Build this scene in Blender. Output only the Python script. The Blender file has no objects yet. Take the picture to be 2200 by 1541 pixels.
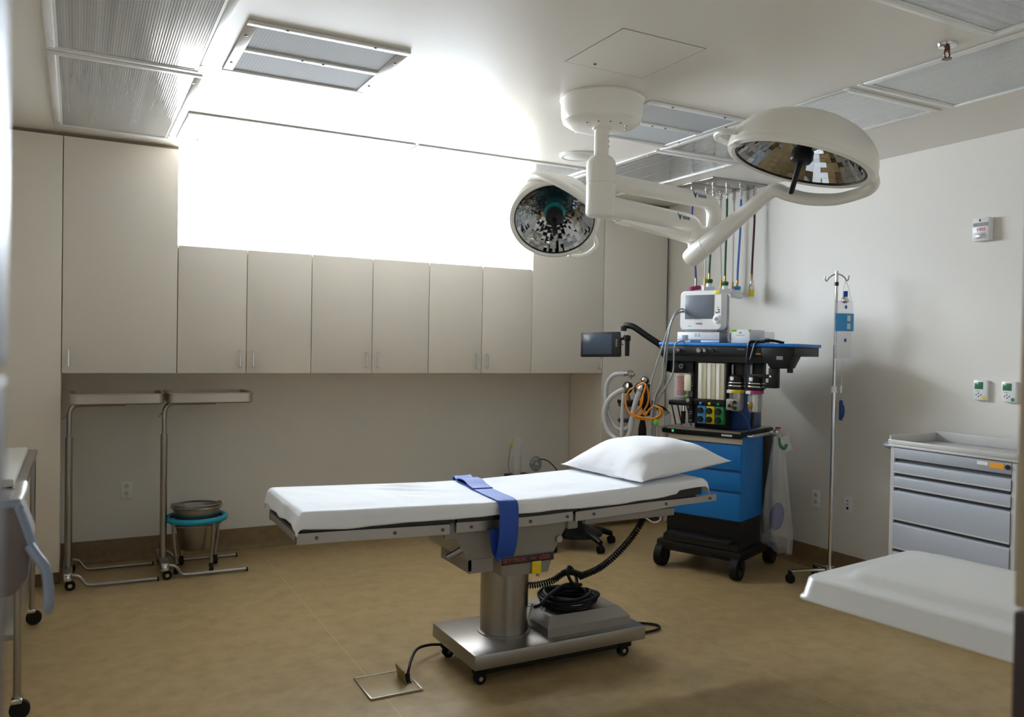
import bpy, bmesh, math, random
from mathutils import Vector, Matrix, Euler, noise
random.seed(7)
SC = bpy.context.scene
COL = SC.collection
PI = math.pi
def R(d): return math.radians(d)

# ------------------------------------------------------------------ materials
def lin(c):
    return c/12.92 if c <= .04045 else ((c+.055)/1.055)**2.4
def hexc(h):
    h = h.lstrip('#')
    return tuple(lin(int(h[i:i+2], 16)/255) for i in (0, 2, 4)) + (1,)
def mat(name, hx, rough=.5, metal=0., spec=.5, bump=None, mottle=None, coat=0., emit=None, alpha=1., trans=0., aniso=0., sss=0.):
    m = bpy.data.materials.new(name); m.use_nodes = True
    nt = m.node_tree; b = nt.nodes['Principled BSDF']
    b.inputs['Base Color'].default_value = hexc(hx)
    b.inputs['Roughness'].default_value = rough
    b.inputs['Metallic'].default_value = metal
    b.inputs['Specular IOR Level'].default_value = spec
    b.inputs['Coat Weight'].default_value = coat
    b.inputs['Coat Roughness'].default_value = .12
    b.inputs['Alpha'].default_value = alpha
    b.inputs['Transmission Weight'].default_value = trans
    b.inputs['Anisotropic'].default_value = aniso
    if emit:
        b.inputs['Emission Color'].default_value = hexc(emit[0]); b.inputs['Emission Strength'].default_value = emit[1]
    tc = nt.nodes.new('ShaderNodeTexCoord')
    if bump:
        kind, scale, strength = bump[:3]
        n = nt.nodes.new('ShaderNodeTexNoise'); n.inputs['Scale'].default_value = scale; n.inputs['Detail'].default_value = 3
        if len(bump) > 3:
            mp = nt.nodes.new('ShaderNodeMapping'); mp.inputs['Scale'].default_value = bump[3]
            nt.links.new(tc.outputs['Object'], mp.inputs['Vector']); nt.links.new(mp.outputs['Vector'], n.inputs['Vector'])
        else:
            nt.links.new(tc.outputs['Object'], n.inputs['Vector'])
        bp = nt.nodes.new('ShaderNodeBump'); bp.inputs['Strength'].default_value = strength; bp.inputs['Distance'].default_value = .01
        nt.links.new(n.outputs['Fac'], bp.inputs['Height']); nt.links.new(bp.outputs['Normal'], b.inputs['Normal'])
    if mottle:
        hx2, scale = mottle[:2]
        n = nt.nodes.new('ShaderNodeTexNoise'); n.inputs['Scale'].default_value = scale; n.inputs['Detail'].default_value = 6; n.inputs['Roughness'].default_value = .65
        nt.links.new(tc.outputs['Object'], n.inputs['Vector'])
        rp = nt.nodes.new('ShaderNodeValToRGB'); rp.color_ramp.elements[0].position = .35; rp.color_ramp.elements[1].position = .65
        rp.color_ramp.elements[0].color = hexc(hx); rp.color_ramp.elements[1].color = hexc(hx2)
        nt.links.new(n.outputs['Fac'], rp.inputs['Fac']); nt.links.new(rp.outputs['Color'], b.inputs['Base Color'])
    return m
def clear_mat(name, hx, op, rough=.1):
    """see-through plastic or glass: part transparent, part glossy/diffuse"""
    m = bpy.data.materials.new(name); m.use_nodes = True; nt = m.node_tree
    b = nt.nodes['Principled BSDF']; b.inputs['Base Color'].default_value = hexc(hx); b.inputs['Roughness'].default_value = rough
    tr = nt.nodes.new('ShaderNodeBsdfTransparent'); mx = nt.nodes.new('ShaderNodeMixShader'); mx.inputs[0].default_value = op
    nt.links.new(tr.outputs[0], mx.inputs[1]); nt.links.new(b.outputs[0], mx.inputs[2])
    nt.links.new(mx.outputs[0], nt.nodes['Material Output'].inputs['Surface'])
    return m

M = {}
M['wall'] = mat('wall_paint', '#E5E2DC', .55, bump=('n', 250, .03))
M['ceiling'] = mat('ceiling_paint', '#E4E0D9', .33, bump=('n', 120, .02))
M['cabinet'] = mat('almond_laminate', '#EAE2D6', .45, bump=('n', 300, .015))
M['gap'] = mat('shadow_gap', '#8A7E6E', .8)
M['floor'] = mat('tan_vinyl', '#B69E73', .40, bump=('n', 60, .02), mottle=('#A48C62', 9))
def seams(m, xs):
    nt = m.node_tree; b = nt.nodes['Principled BSDF']; src = b.inputs['Base Color'].links[0].from_socket
    ge = nt.nodes.new('ShaderNodeNewGeometry'); sp = nt.nodes.new('ShaderNodeSeparateXYZ'); nt.links.new(ge.outputs['Position'], sp.inputs[0])
    for x in xs:      # welded joints between the vinyl sheets
        d = nt.nodes.new('ShaderNodeMath'); d.operation = 'COMPARE'; d.inputs[1].default_value = x; d.inputs[2].default_value = .003
        nt.links.new(sp.outputs['X'], d.inputs[0])
        mx = nt.nodes.new('ShaderNodeMix'); mx.data_type = 'RGBA'; mx.inputs['B'].default_value = hexc('#C0A87C')
        nt.links.new(d.outputs[0], mx.inputs['Factor']); nt.links.new(src, mx.inputs['A']); src = mx.outputs['Result']
    nt.links.new(src, b.inputs['Base Color'])
seams(M['floor'], (1.15, 2.82, -.52))
M['base'] = mat('cove_base', '#8A7350', .5, mottle=('#7A6544', 20))
M['frame'] = mat('white_enamel', '#E4E4E2', .3, coat=.3)
M['screw'] = mat('bolt', '#5A5A58', .35, .9)
M['steel'] = mat('brushed_steel', '#A5A19C', .28, 1., bump=('n', 40, .05, (1, 1, 30)))
M['steel2'] = mat('satin_steel', '#A6A29E', .38, 1., bump=('n', 60, .03))
M['traysteel'] = mat('tray_steel', '#BDB3A7', .38, .88)
M['wallbounce'] = mat('wall_paint_bounce', '#F3F1EC', .6)  # paler paint for unseen walls, added to bounce more fill into the room
M['chrome'] = mat('chrome', '#DADADA', .1, 1.)
M['mirror'] = mat('mirror_facets', '#C4C6C8', .03, 1.)
M['lampwhite'] = mat('lamp_enamel', '#F3F0E9', .32, coat=.4)
M['black'] = mat('black_plastic', '#090909', .42, spec=.35)
M['rubber'] = mat('black_rubber', '#0A0A0A', .6, spec=.3)
M['dark'] = mat('dark_grey', '#191A1C', .42, spec=.4)
M['sheet'] = mat('white_cotton', '#EEF0F4', .85, spec=.2, bump=('n', 14, .25))
M['pillow'] = mat('white_pillowcase', '#F0F1F5', .85, spec=.2, bump=('n', 22, .2))
M['strap'] = mat('blue_webbing', '#1748A6', .55, bump=('n', 300, .2))
M['pad'] = mat('black_vinyl_pad', '#1A1715', .45)
M['greypaint'] = mat('grey_painted_casting', '#8F8A84', .45, .1)
M['teal'] = mat('turquoise_bumper', '#17A0BE', .45)
M['tealglass'] = clear_mat('teal_filter_glass', '#1F9AA0', .75, .06)
M['mblue'] = mat('machine_blue', '#0873C6', .38)
M['mblue2'] = mat('machine_dark_blue', '#123C7A', .4)
M['tan'] = mat('tan_trim', '#C9BFAE', .5)
M['cream'] = mat('cream_scale', '#E4DFC8', .35)
M['white'] = mat('white_plastic', '#EDEDEE', .35)
M['offwhite'] = mat('off_white_plastic', '#DADAD6', .4)
M['grey'] = mat('grey_plastic', '#8C9096', .45)
M['screen'] = mat('grey_lcd', '#6E7680', .18)
M['screen2'] = mat('dark_lcd', '#3E4C5E', .15)
M['greyhose'] = mat('grey_corrugated_hose', '#C6C8CA', .4)
M['cable'] = mat('grey_cable', '#8E9396', .45)
M['orange'] = mat('orange_tube', '#D98A18', .4)
M['red'] = mat('red', '#B01824', .4)
M['redtext'] = mat('red_lettering', '#B4484A', .5)
M['platedark'] = mat('name_plate_brown', '#2E2422', .5)
M['firetext'] = mat('fire_lettering', '#D8474A', .5)
M['magenta'] = mat('magenta', '#B0286E', .4)
M['yellow'] = mat('yellow', '#E3CC18', .45)
M['lightblue'] = mat('light_blue', '#3E96D8', .4)
M['green'] = mat('green', '#1F8A48', .4)
M['lime'] = mat('lime', '#7CC62A', .45)
M['clear'] = clear_mat('clear_plastic', '#E6ECEE', .28, .1)
M['bagfilm'] = clear_mat('clear_bag_film', '#EEF0F1', .25, .3)
M['ivfilm'] = clear_mat('iv_bag_film', '#D6DCE2', .22, .15)
M['ivlabel'] = mat('iv_blue_label', '#3F9BDA', .5)
M['purple'] = mat('purple_plastic', '#4A3590', .5)
M['hpurple'] = mat('purple_hose', '#4A4C9A', .45)
M['hgreen'] = mat('green_hose', '#1E5A30', .45)
M['hblue'] = mat('blue_hose', '#2F6FB8', .45)
M['hdark'] = mat('dark_red_hose', '#3C1820', .45)
M['hwhite'] = mat('white_hose', '#D8D8D4', .45)
M['brass'] = mat('brass', '#A88850', .3, 1.)
M['cart'] = mat('cart_grey_enamel', '#A8ADB7', .42)
M['cartgap'] = mat('cart_gap', '#4C4F55', .6)
M['cartlight'] = mat('cart_light_grey', '#C8C8C6', .42)
M['orangetag'] = mat('orange_sticker', '#F0A41C', .5)
M['lid'] = mat('white_moulded_plastic', '#CBCAC6', .33)
M['mauve'] = mat('mauve_grey_plastic', '#6A5F5C', .5)
M['jamb'] = mat('door_frame_enamel', '#8793A6', .4, .2)
M['jambbeige'] = mat('door_frame_beige', '#C9B899', .5)
M['brown'] = mat('brown_laminate', '#3A2622', .5)
M['txt'] = mat('dark_lettering', '#3A3C40', .6)
M['navytxt'] = mat('navy_lettering', '#1E4A66', .5)
M['paper'] = mat('white_paper', '#E9E9E4', .7)
M['lcdgreen'] = mat('lcd_green', '#3E7A58', .25)
M['led'] = mat('green_led', '#3CE08A', .3, emit=('#58FFA0', .35))
M['copper'] = mat('sprinkler_bronze', '#6E4A3C', .3, .8)
# ribbed acrylic lens of the ceiling lights (ribs run along the fitting)
def ribbed(name, axis, scale=100, hx='#A2A6A9', strength=.18):
    m = mat(name, hx, .14, 0., .8, coat=1.)
    m.node_tree.nodes['Principled BSDF'].inputs['Coat IOR'].default_value = 1.8
    nt = m.node_tree; b = nt.nodes['Principled BSDF']
    tc = [n for n in nt.nodes if n.type == 'TEX_COORD'][0]
    w = nt.nodes.new('ShaderNodeTexWave'); w.bands_direction = axis; w.inputs['Scale'].default_value = scale/6.283*2; w.wave_profile = 'SIN'
    nt.links.new(tc.outputs['Object'], w.inputs['Vector'])
    n = nt.nodes.new('ShaderNodeTexNoise'); n.inputs['Scale'].default_value = 3.; n.inputs['Detail'].default_value = 1
    mp = nt.nodes.new('ShaderNodeMapping'); mp.inputs['Scale'].default_value = (7, .05, 1) if axis == 'X' else (.05, 7, 1)
    nt.links.new(tc.outputs['Object'], mp.inputs[0]); nt.links.new(mp.outputs[0], n.inputs['Vector'])
    ad = nt.nodes.new('ShaderNodeMath'); ad.operation = 'MULTIPLY_ADD'; ad.inputs[1].default_value = 3.
    nt.links.new(n.outputs['Fac'], ad.inputs[0]); nt.links.new(w.outputs['Fac'], ad.inputs[2])
    bp = nt.nodes.new('ShaderNodeBump'); bp.inputs['Strength'].default_value = strength; bp.inputs['Distance'].default_value = .004
    # tubes and reflectors faintly visible through the lens as bands along the fitting
    n2 = nt.nodes.new('ShaderNodeTexNoise'); n2.inputs['Scale'].default_value = 2.2; n2.inputs['Detail'].default_value = 4
    mp2 = nt.nodes.new('ShaderNodeMapping'); mp2.inputs['Scale'].default_value = (9, .06, 1) if axis == 'X' else (.06, 9, 1)
    nt.links.new(tc.outputs['Object'], mp2.inputs[0]); nt.links.new(mp2.outputs[0], n2.inputs['Vector'])
    rp = nt.nodes.new('ShaderNodeValToRGB'); rp.color_ramp.elements[0].position = .36; rp.color_ramp.elements[1].position = .62
    rp.color_ramp.elements[0].color = hexc('#7E8286'); rp.color_ramp.elements[1].color = hexc(hx)
    nt.links.new(n2.outputs['Fac'], rp.inputs[0]); nt.links.new(rp.outputs[0], b.inputs['Base Color'])
    nt.links.new(ad.outputs[0], bp.inputs['Height']); nt.links.new(bp.outputs['Normal'], b.inputs['Normal'])
    return m
M['ribx'] = ribbed('ribbed_acrylic_lens', 'X')
M['riby'] = ribbed('ribbed_acrylic_lens_across', 'Y')
def perforated():
    m = mat('perforated_metal', '#7C8084', .6, .0, .1)
    nt = m.node_tree; b = nt.nodes['Principled BSDF']; tc = [n for n in nt.nodes if n.type == 'TEX_COORD'][0]
    v = nt.nodes.new('ShaderNodeTexVoronoi'); v.inputs['Scale'].default_value = 75.; v.inputs['Randomness'].default_value = 0
    nt.links.new(tc.outputs['Object'], v.inputs['Vector'])
    rp = nt.nodes.new('ShaderNodeValToRGB'); rp.color_ramp.elements[0].position = .3; rp.color_ramp.elements[1].position = .38
    rp.color_ramp.elements[0].color = hexc('#6A6E72'); rp.color_ramp.elements[1].color = hexc('#BCC0C4')
    nt.links.new(v.outputs['Distance'], rp.inputs[0]); nt.links.new(rp.outputs[0], b.inputs['Base Color'])
    return m
M['perf'] = perforated()
def paneglass():
    m = bpy.data.materials.new('window_glass'); m.use_nodes = True; nt = m.node_tree
    nt.nodes.remove(nt.nodes['Principled BSDF'])
    t = nt.nodes.new('ShaderNodeBsdfTransparent'); g = nt.nodes.new('ShaderNodeBsdfGlossy'); g.inputs['Roughness'].default_value = .05
    mx = nt.nodes.new('ShaderNodeMixShader'); mx.inputs[0].default_value = .05
    nt.links.new(t.outputs[0], mx.inputs[1]); nt.links.new(g.outputs[0], mx.inputs[2]); nt.links.new(mx.outputs[0], nt.nodes['Material Output'].inputs[0])
    return m
M['pane'] = paneglass()

# ------------------------------------------------------------------ mesh builder
def frame_to(d):
    d = Vector(d).normalized()
    return d.to_track_quat('Z', 'Y').to_matrix().to_4x4()
def spline(pts, n=6):
    P = [Vector(p) for p in pts]; out = []
    for i in range(len(P)-1):
        p0 = P[max(i-1, 0)]; p1 = P[i]; p2 = P[i+1]; p3 = P[min(i+2, len(P)-1)]
        for k in range(n):
            t = k/n
            out.append(.5*((2*p1)+(p2-p0)*t+(2*p0-5*p1+4*p2-p3)*t*t+(3*p1-p0-3*p2+p3)*t**3))
    out.append(P[-1]); return out
class MB:
    def __init__(s): s.bm = bmesh.new()
    def _add(s, b, mtx=None):
        if mtx is not None: b.transform(mtx)
        me = bpy.data.meshes.new('t'); b.to_mesh(me); b.free(); s.bm.from_mesh(me); bpy.data.meshes.remove(me); return s
    def box(s, c, d, bev=0., rot=None, seg=2):
        b = bmesh.new(); bmesh.ops.create_cube(b, size=1.); bmesh.ops.scale(b, vec=d, verts=b.verts)
        if bev: bmesh.ops.bevel(b, geom=b.edges[:], offset=min(bev, min(d)*.49), segments=seg, affect='EDGES', profile=.5)
        m = Matrix.Translation(c)
        if rot is not None: m = m @ (Euler(rot).to_matrix().to_4x4() if not isinstance(rot, Matrix) else rot)
        return s._add(b, m)
    def bb(s, x0, x1, y0, y1, z0, z1, bev=0.):
        return s.box(((x0+x1)/2, (y0+y1)/2, (z0+z1)/2), (abs(x1-x0), abs(y1-y0), abs(z1-z0)), bev)
    def lathe(s, prof, o=(0, 0, 0), ax=(0, 0, 1), seg=32, mtx=None):
        b = bmesh.new(); rings = []
        for r, z in prof:
            rings.append([b.verts.new((0, 0, z))] if r < 1e-6 else [b.verts.new((r*math.cos(2*PI*i/seg), r*math.sin(2*PI*i/seg), z)) for i in range(seg)])
        for a, c in zip(rings, rings[1:]):
            for i in range(seg):
                j = (i+1) % seg
                if len(a) == 1 and len(c) == 1: continue
                if len(a) == 1: b.faces.new((a[0], c[i], c[j]))
                elif len(c) == 1: b.faces.new((a[i], a[j], c[0]))
                else: b.faces.new((a[i], a[j], c[j], c[i]))
        bmesh.ops.recalc_face_normals(b, faces=b.faces)
        return s._add(b, mtx if mtx is not None else Matrix.Translation(o) @ frame_to(ax))
    def cyl(s, p0, p1, r, r1=None, seg=20):
        p0 = Vector(p0); p1 = Vector(p1); h = (p1-p0).length; r1 = r if r1 is None else r1
        return s.lathe([(0, 0), (r, 0), (r1, h), (0, h)], p0, p1-p0, seg)
    def sph(s, c, r, seg=20, rot=None):
        b = bmesh.new(); bmesh.ops.create_uvsphere(b, u_segments=seg, v_segments=seg//2, radius=1.)
        r = (r, r, r) if isinstance(r, (int, float)) else r
        m = Matrix.Translation(c) @ (Euler(rot).to_matrix().to_4x4() if rot else Matrix()) @ Matrix.Diagonal((*r, 1))
        return s._add(b, m)
    def torus(s, c, Rr, r, ax=(0, 0, 1), a0=0, a1=360, seg=40, ts=10, mtx=None):
        fm = mtx if mtx is not None else Matrix.Translation(c) @ frame_to(ax)
        n = max(3, int(seg*(a1-a0)/360)); closed = abs(a1-a0-360) < 1e-3
        pts = [fm @ Vector((Rr*math.cos(R(a0+(a1-a0)*i/n)), Rr*math.sin(R(a0+(a1-a0)*i/n)), 0)) for i in range(n if closed else n+1)]
        return s.tube(pts, r, ts, closed=closed)
    def tube(s, pts, r, seg=10, sm=0, closed=False, rad=None):
        P = spline(pts, sm) if sm else [Vector(p) for p in pts]
        b = bmesh.new(); n = len(P); rings = []; up = None
        for i, p in enumerate(P):
            t = (P[(i+1) % n]-P[i-1]) if closed else (P[min(i+1, n-1)]-P[max(i-1, 0)])
            t = t.normalized()
            if up is None: up = t.orthogonal().normalized()
            up = (up-t*up.dot(t)).normalized(); w = t.cross(up)
            rr = r if rad is None else (rad(i/(n-1)) if callable(rad) else rad[min(int(i/(n-1)*(len(rad)-1)+.5), len(rad)-1)])
            rings.append([b.verts.new(p+(up*math.cos(2*PI*k/seg)+w*math.sin(2*PI*k/seg))*rr) for k in range(seg)])
        for i in range(n if closed else n-1):
            A = rings[i]; B = rings[(i+1) % n]
            sh = 0
            if closed and i == n-1:
                sh = min(range(seg), key=lambda q: (A[0].co-B[q].co).length)
            for k in range(seg): b.faces.new((A[k], A[(k+1) % seg], B[(k+1+sh) % seg], B[(k+sh) % seg]))
        if not closed: b.faces.new(rings[0][::-1]); b.faces.new(rings[-1])
        bmesh.ops.recalc_face_normals(b, faces=b.faces)
        return s._add(b)
    def prism(s, pts, ext, bev=0.):
        b = bmesh.new(); f = b.faces.new([b.verts.new(p) for p in pts])
        e = bmesh.ops.extrude_face_region(b, geom=[f]); vs = [v for v in e['geom'] if isinstance(v, bmesh.types.BMVert)]
        bmesh.ops.translate(b, vec=ext, verts=vs); bmesh.ops.recalc_face_normals(b, faces=b.faces)
        if bev: bmesh.ops.bevel(b, geom=b.edges[:], offset=bev, segments=2, affect='EDGES', profile=.5)
        return s._add(b)
    def loft(s, rings, closed=True, caps=True):
        b = bmesh.new(); RR = [[b.verts.new(p) for p in r] for r in rings]
        for A, B in zip(RR, RR[1:]):
            n = len(A)
            for k in range(n if closed else n-1): b.faces.new((A[k], A[(k+1) % n], B[(k+1) % n], B[k]))
        if caps and closed: b.faces.new(RR[0][::-1]); b.faces.new(RR[-1])
        bmesh.ops.recalc_face_normals(b, faces=b.faces)
        return s._add(b)
    def grid(s, fn, nu, nv):
        b = bmesh.new(); V = [[b.verts.new(fn(i/nu, j/nv)) for j in range(nv+1)] for i in range(nu+1)]
        for i in range(nu):
            for j in range(nv): b.faces.new((V[i][j], V[i+1][j], V[i+1][j+1], V[i][j+1]))
        bmesh.ops.recalc_face_normals(b, faces=b.faces)
        return s._add(b)
    def build(s, name, m, parent=None, world=False, smooth=35, **kw):
        if world and parent is not None:
            s.bm.transform(root_matrix(parent).inverted())
        me = bpy.data.meshes.new(name); s.bm.to_mesh(me); s.bm.free()
        me.materials.append(M[m] if isinstance(m, str) else m)
        if smooth:
            me.polygons.foreach_set('use_smooth', [True]*len(me.polygons)); me.set_sharp_from_angle(angle=R(smooth))
        o = bpy.data.objects.new(name, me); COL.objects.link(o)
        if parent is not None: o.parent = parent
        for k, v in kw.items(): o[k] = v
        return o
def root_matrix(o):
    while o.parent: o = o.parent
    return Matrix.LocRotScale(o.location, o.rotation_euler, None)
def tag(o, label, cat, group=None, kind=None):
    o['label'] = label; o['category'] = cat
    if group: o['group'] = group
    if kind: o['kind'] = kind
    return o
def thing(name, label, cat, loc=(0, 0, 0), rz=0., group=None):
    o = bpy.data.objects.new(name, None); COL.objects.link(o); o.empty_display_size = .1
    o.location = loc; o.rotation_euler = (0, 0, rz)
    return tag(o, label, cat, group)
def struct(name, mb, m, parent=None):
    o = mb.build(name, m, parent); o['kind'] = 'structure'; return o
def copy_tree(o, parent=None):
    c = o.copy(); COL.objects.link(c)
    if parent is not None: c.parent = parent
    for ch in list(o.children): copy_tree(ch, c)
    return c
def text(name, s, size, parent, mtx, m, world=False, ext=.0006, sx=1.):
    cu = bpy.data.curves.new('t', 'FONT'); cu.body = s; cu.size = size; cu.extrude = ext; cu.align_x = 'CENTER'; cu.align_y = 'CENTER'
    o = bpy.data.objects.new('t', cu); COL.objects.link(o); bpy.context.view_layer.update()
    me = bpy.data.meshes.new_from_object(o.evaluated_get(bpy.context.evaluated_depsgraph_get()))
    bpy.data.objects.remove(o); bpy.data.curves.remove(cu)
    b = MB(); b.bm.from_mesh(me); bpy.data.meshes.remove(me)
    b.bm.transform(mtx @ Matrix.Diagonal((sx, 1, 1, 1)))
    return b.build(name, m, parent, world, smooth=0)
def face_mtx(o, right, up):
    r = Vector(right).normalized(); u = Vector(up).normalized(); n = r.cross(u)
    m = Matrix((r, u, n)).transposed().to_4x4(); m.translation = Vector(o); return m

# ------------------------------------------------------------------ room dimensions
CZ = 2.70; YC = 5.50; YW = 5.992; XR = 4.471; XL = -1.30; YF = .60
ZB = 1.271; ZT = 2.079

struct('floor', MB().bb(XL-.1, XR+.1, -1.9, YW+.2, -.1, 0), 'floor')
struct('ceiling', MB().bb(XL-.1, XR+.1, -1.9, YW+.2, CZ, CZ+.12), 'ceiling')
wx0, wx1, wz0 = .56, 3.12, 2.10
struct('wall_back', MB().bb(XL-.1, XR+.1, YW, YW+.18, 0, wz0).bb(XL-.1, wx0, YW, YW+.18, wz0, CZ).bb(wx1, XR+.1, YW, YW+.18, wz0, CZ), 'wall')
struct('wall_right', MB().bb(XR, XR+.1, -1.9, YW, 0, CZ), 'wall')
struct('wall_left', MB().bb(XL-.1, XL, -1.9, YW, 0, CZ), 'wallbounce')
dx0, dx1 = -.039, 1.048
struct('wall_front', MB().bb(XL, dx0-.05, YF-.12, YF-.005, 0, CZ).bb(dx1+.05, XR, YF-.12, YF-.005, 0, CZ).bb(dx0-.05, dx1+.05, YF-.12, YF-.005, 2.52, CZ), 'wallbounce')
struct('wall_corridor', MB().bb(XL, XR, -1.9, -1.8, 0, CZ), 'wallbounce')
struct('trim_1', MB().bb(dx0-.06, dx0, YF-.14, YF, 1.46, 2.52, .004).bb(dx0-.06, dx1+.06, YF-.14, YF, 2.47, 2.53, .004), 'jamb')
struct('trim_2', MB().bb(dx0-.06, dx0, YF-.14, YF, 0, 1.455, .004), 'brown')
struct('trim_3', MB().bb(dx1, dx1+.06, YF-.14, YF, 1.16, 2.47, .004), 'jambbeige')
struct('trim_4', MB().bb(dx1, dx1+.06, YF-.14, YF, 0, 1.155, .004), 'brown')
def cove(pts_dir, L):   # coved vinyl skirting profile
    return [(0, 0), (.03, 0), (.018, .006), (.010, .018), (.006, .04), (.006, L), (0, L)]
def base_run(name, p0, d, L, n, h=.149):
    mb = MB(); p0 = Vector(p0); d = Vector(d); n = Vector(n)
    mb.prism([p0+n*a+Vector((0, 0, z)) for a, z in cove(None, h)], d*L)
    return struct(name, mb, 'base')
base_run('baseboard_back', (XL, YW, 0), (1, 0, 0), 3.789-XL, (0, -1, 0))
base_run('baseboard_right', (XR, YF, 0), (0, 1, 0), YC-.03-YF, (-1, 0, 0))
# window: aluminium frame, mullions, panes
w = MB()
w.bb(wx0, wx1, YW+.03, YW+.09, wz0, wz0+.04).bb(wx0, wx1, YW+.03, YW+.09, CZ-.04, CZ)
for x in (wx0+.02, wx0+.86, wx0+1.70, wx1-.02): w.bb(x-.02, x+.02, YW+.034, YW+.086, wz0+.04, CZ-.04)
win = struct('window_1', w, 'frame')
for i in range(3):
    x0 = wx0+.04+i*.84; pn = MB().bb(x0, x0+.80, YW+.057, YW+.063, wz0+.04, CZ-.04).build('pane', 'pane', win)
struct('trim_5', MB().bb(wx0, wx1, YW-.02, YW+.03, wz0-.02, wz0+.004, .003), 'frame')

# ------------------------------------------------------------------ built-in cabinets
def pull(parent, x, z0, z1, y=YC):
    return MB().tube([(x, y+.001, z1), (x, y-.026, z1-.001), (x, y-.032, z1-.010), (x, y-.032, z0+.010), (x, y-.026, z0+.001), (x, y+.001, z0)], .0045, 8, sm=3).build('handle', 'chrome', parent, True)
def cab(name, label, x0, x1, z0, z1, doors, pulls, toe=0., group='built-in almond cabinets along the window wall'):
    t = thing(name, label, 'cabinet', ((x0+x1)/2, (YC+YW)/2, z0-toe), 0, group)
    b = MB().bb(x0+.001, x1-.001, YC+.022, YW-.008, z0, z1)
    b.build('body', 'cabinet', t, True)
    if toe: MB().bb(x0+.002, x1-.002, YC+.07, YC+.09, .002, z0).build('toe_kick', 'base', t, True)
    for i, (a, c, pz) in enumerate(doors):
        d = MB().bb(a+.0025, c-.0025, YC, YC+.02, z0+.002, z1-.002, .0015).build('door', 'cabinet', t, True)
        if pz:
            pull(d, pz[0], pz[1], pz[2])
    return t
s = [-.079, .557, .978, 1.402, 1.831, 2.258, 2.689, 3.119, 3.789, XR-.03]
cab('tall_cabinet', 'full height almond cabinet at the far left, beyond the steel instrument table', XL+.002, s[0], .085, 2.677, [(XL+.002, -.72, None), (-.72, s[0], None)], None, toe=.083)
cab('wall_cabinet', 'tall single door wall cabinet left of the window, above the two tray stands', s[0], s[1], ZB, 2.677, [(s[0], s[1], (s[0]+.037, 1.31, 1.416))], None)
for a, b_, c, lab in ((1, 2, 3, 'two door wall cabinet under the left third of the window'),
                      (3, 4, 5, 'two door wall cabinet under the middle of the window'),
                      (5, 6, 7, 'two door wall cabinet under the right third of the window, below the smaller lamp')):
    cab('wall_cabinet', lab, s[a], s[c], ZB, ZT, [(s[a], s[b_], (s[b_]-.042, 1.313, 1.415)), (s[b_], s[c], (s[b_]+.04, 1.313, 1.415))], None)
cab('wall_cabinet', 'tall single door wall cabinet right of the window, behind the small black display', s[7], s[8], ZB, 2.677, [(s[7], s[8], (s[8]-.035, 1.313, 1.415))], None)
cab('tall_cabinet', 'full height almond cabinet in the back right corner, behind the anesthesia machine', s[8], s[9], .085, 2.677, [(s[8], s[9], None)], None, toe=.083)
struct('trim_6', MB().bb(XL, s[1], YC+.03, YC+.05, 2.678, CZ).bb(s[7], XR, YC+.03, YC+.05, 2.678, CZ).bb(s[9]+.001, XR, YC+.03, YC+.05, .15, 2.666), 'gap')

# ------------------------------------------------------------------ ceiling fittings
def ceil_light(label, x0, x1, y0, y1, along):
    t = thing('ceiling_light', label, 'light', ((x0+x1)/2, (y0+y1)/2, CZ), 0, 'recessed ceiling lights round the room')
    f = .032; z = CZ
    fr = MB()
    for a in ((x0, x1, y0, y0+f), (x0, x1, y1-f, y1), (x0, x0+f, y0+f, y1-f), (x1-f, x1, y0+f, y1-f)):
        fr.bb(*a, z-.008, z-.0005, .002)
    g = f+.012   # inner bead of the hinged frame
    for a in ((x0+f, x1-f, y0+f, y0+g), (x0+f, x1-f, y1-g, y1-f), (x0+f, x0+g, y0+g, y1-g), (x1-g, x1-f, y0+g, y1-g)):
        fr.bb(*a, z-.0055, z-.0005)
    fo = fr.build('frame', 'frame', t, True)
    MB().bb(x0+g, x1-g, y0+g, y1-g, z-.003, z-.0006).build('diffuser', 'ribx' if along == 'Y' else 'riby', t, True)
    for (sx, sy) in ((0, .12), (0, -.12), (1, .12), (1, -.12)):
        if along == 'Y': p = (x0+f*.8 if sx == 0 else x1-f*.8, y0+.12 if sy > 0 else y1-.12)
        else: p = (x0+.12 if sy > 0 else x1-.12, y0+f*.8 if sx == 0 else y1-f*.8)
        MB().cyl((p[0], p[1], z-.0078), (p[0], p[1], z-.011), .006, seg=10).build('latch', 'frame', fo, True)
    return t
ceil_light('large ribbed ceiling light at the top left, nearer of the left pair', -.123, .50, 2.57, 3.955, 'Y')
ceil_light('ribbed ceiling light at the far left, above the tall cabinets', -.123, .50, 3.985, 5.355, 'Y')
ceil_light('ribbed ceiling light close to the window, left one of the window row', .515, 1.81, 4.655, 5.285, 'X')
ceil_light('ribbed ceiling light close to the window, right one of the window row', 1.825, 3.105, 4.655, 5.285, 'X')
ceil_light('ribbed ceiling light nearest the gas outlet panel in the back right corner', 3.125, 3.805, 4.0, 5.355, 'Y')
ceil_light('ribbed ceiling light above and behind the big right lamp head', 3.125, 3.805, 2.59, 3.965, 'Y')
ceil_light('ribbed ceiling light at the top right edge, beyond the sprinkler', 3.125, 3.805, 1.20, 2.545, 'Y')
ceil_light('darker ribbed ceiling light in the top right corner, near side of the sprinkler', 1.76, 3.08, 1.27, 1.905, 'X')
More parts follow.
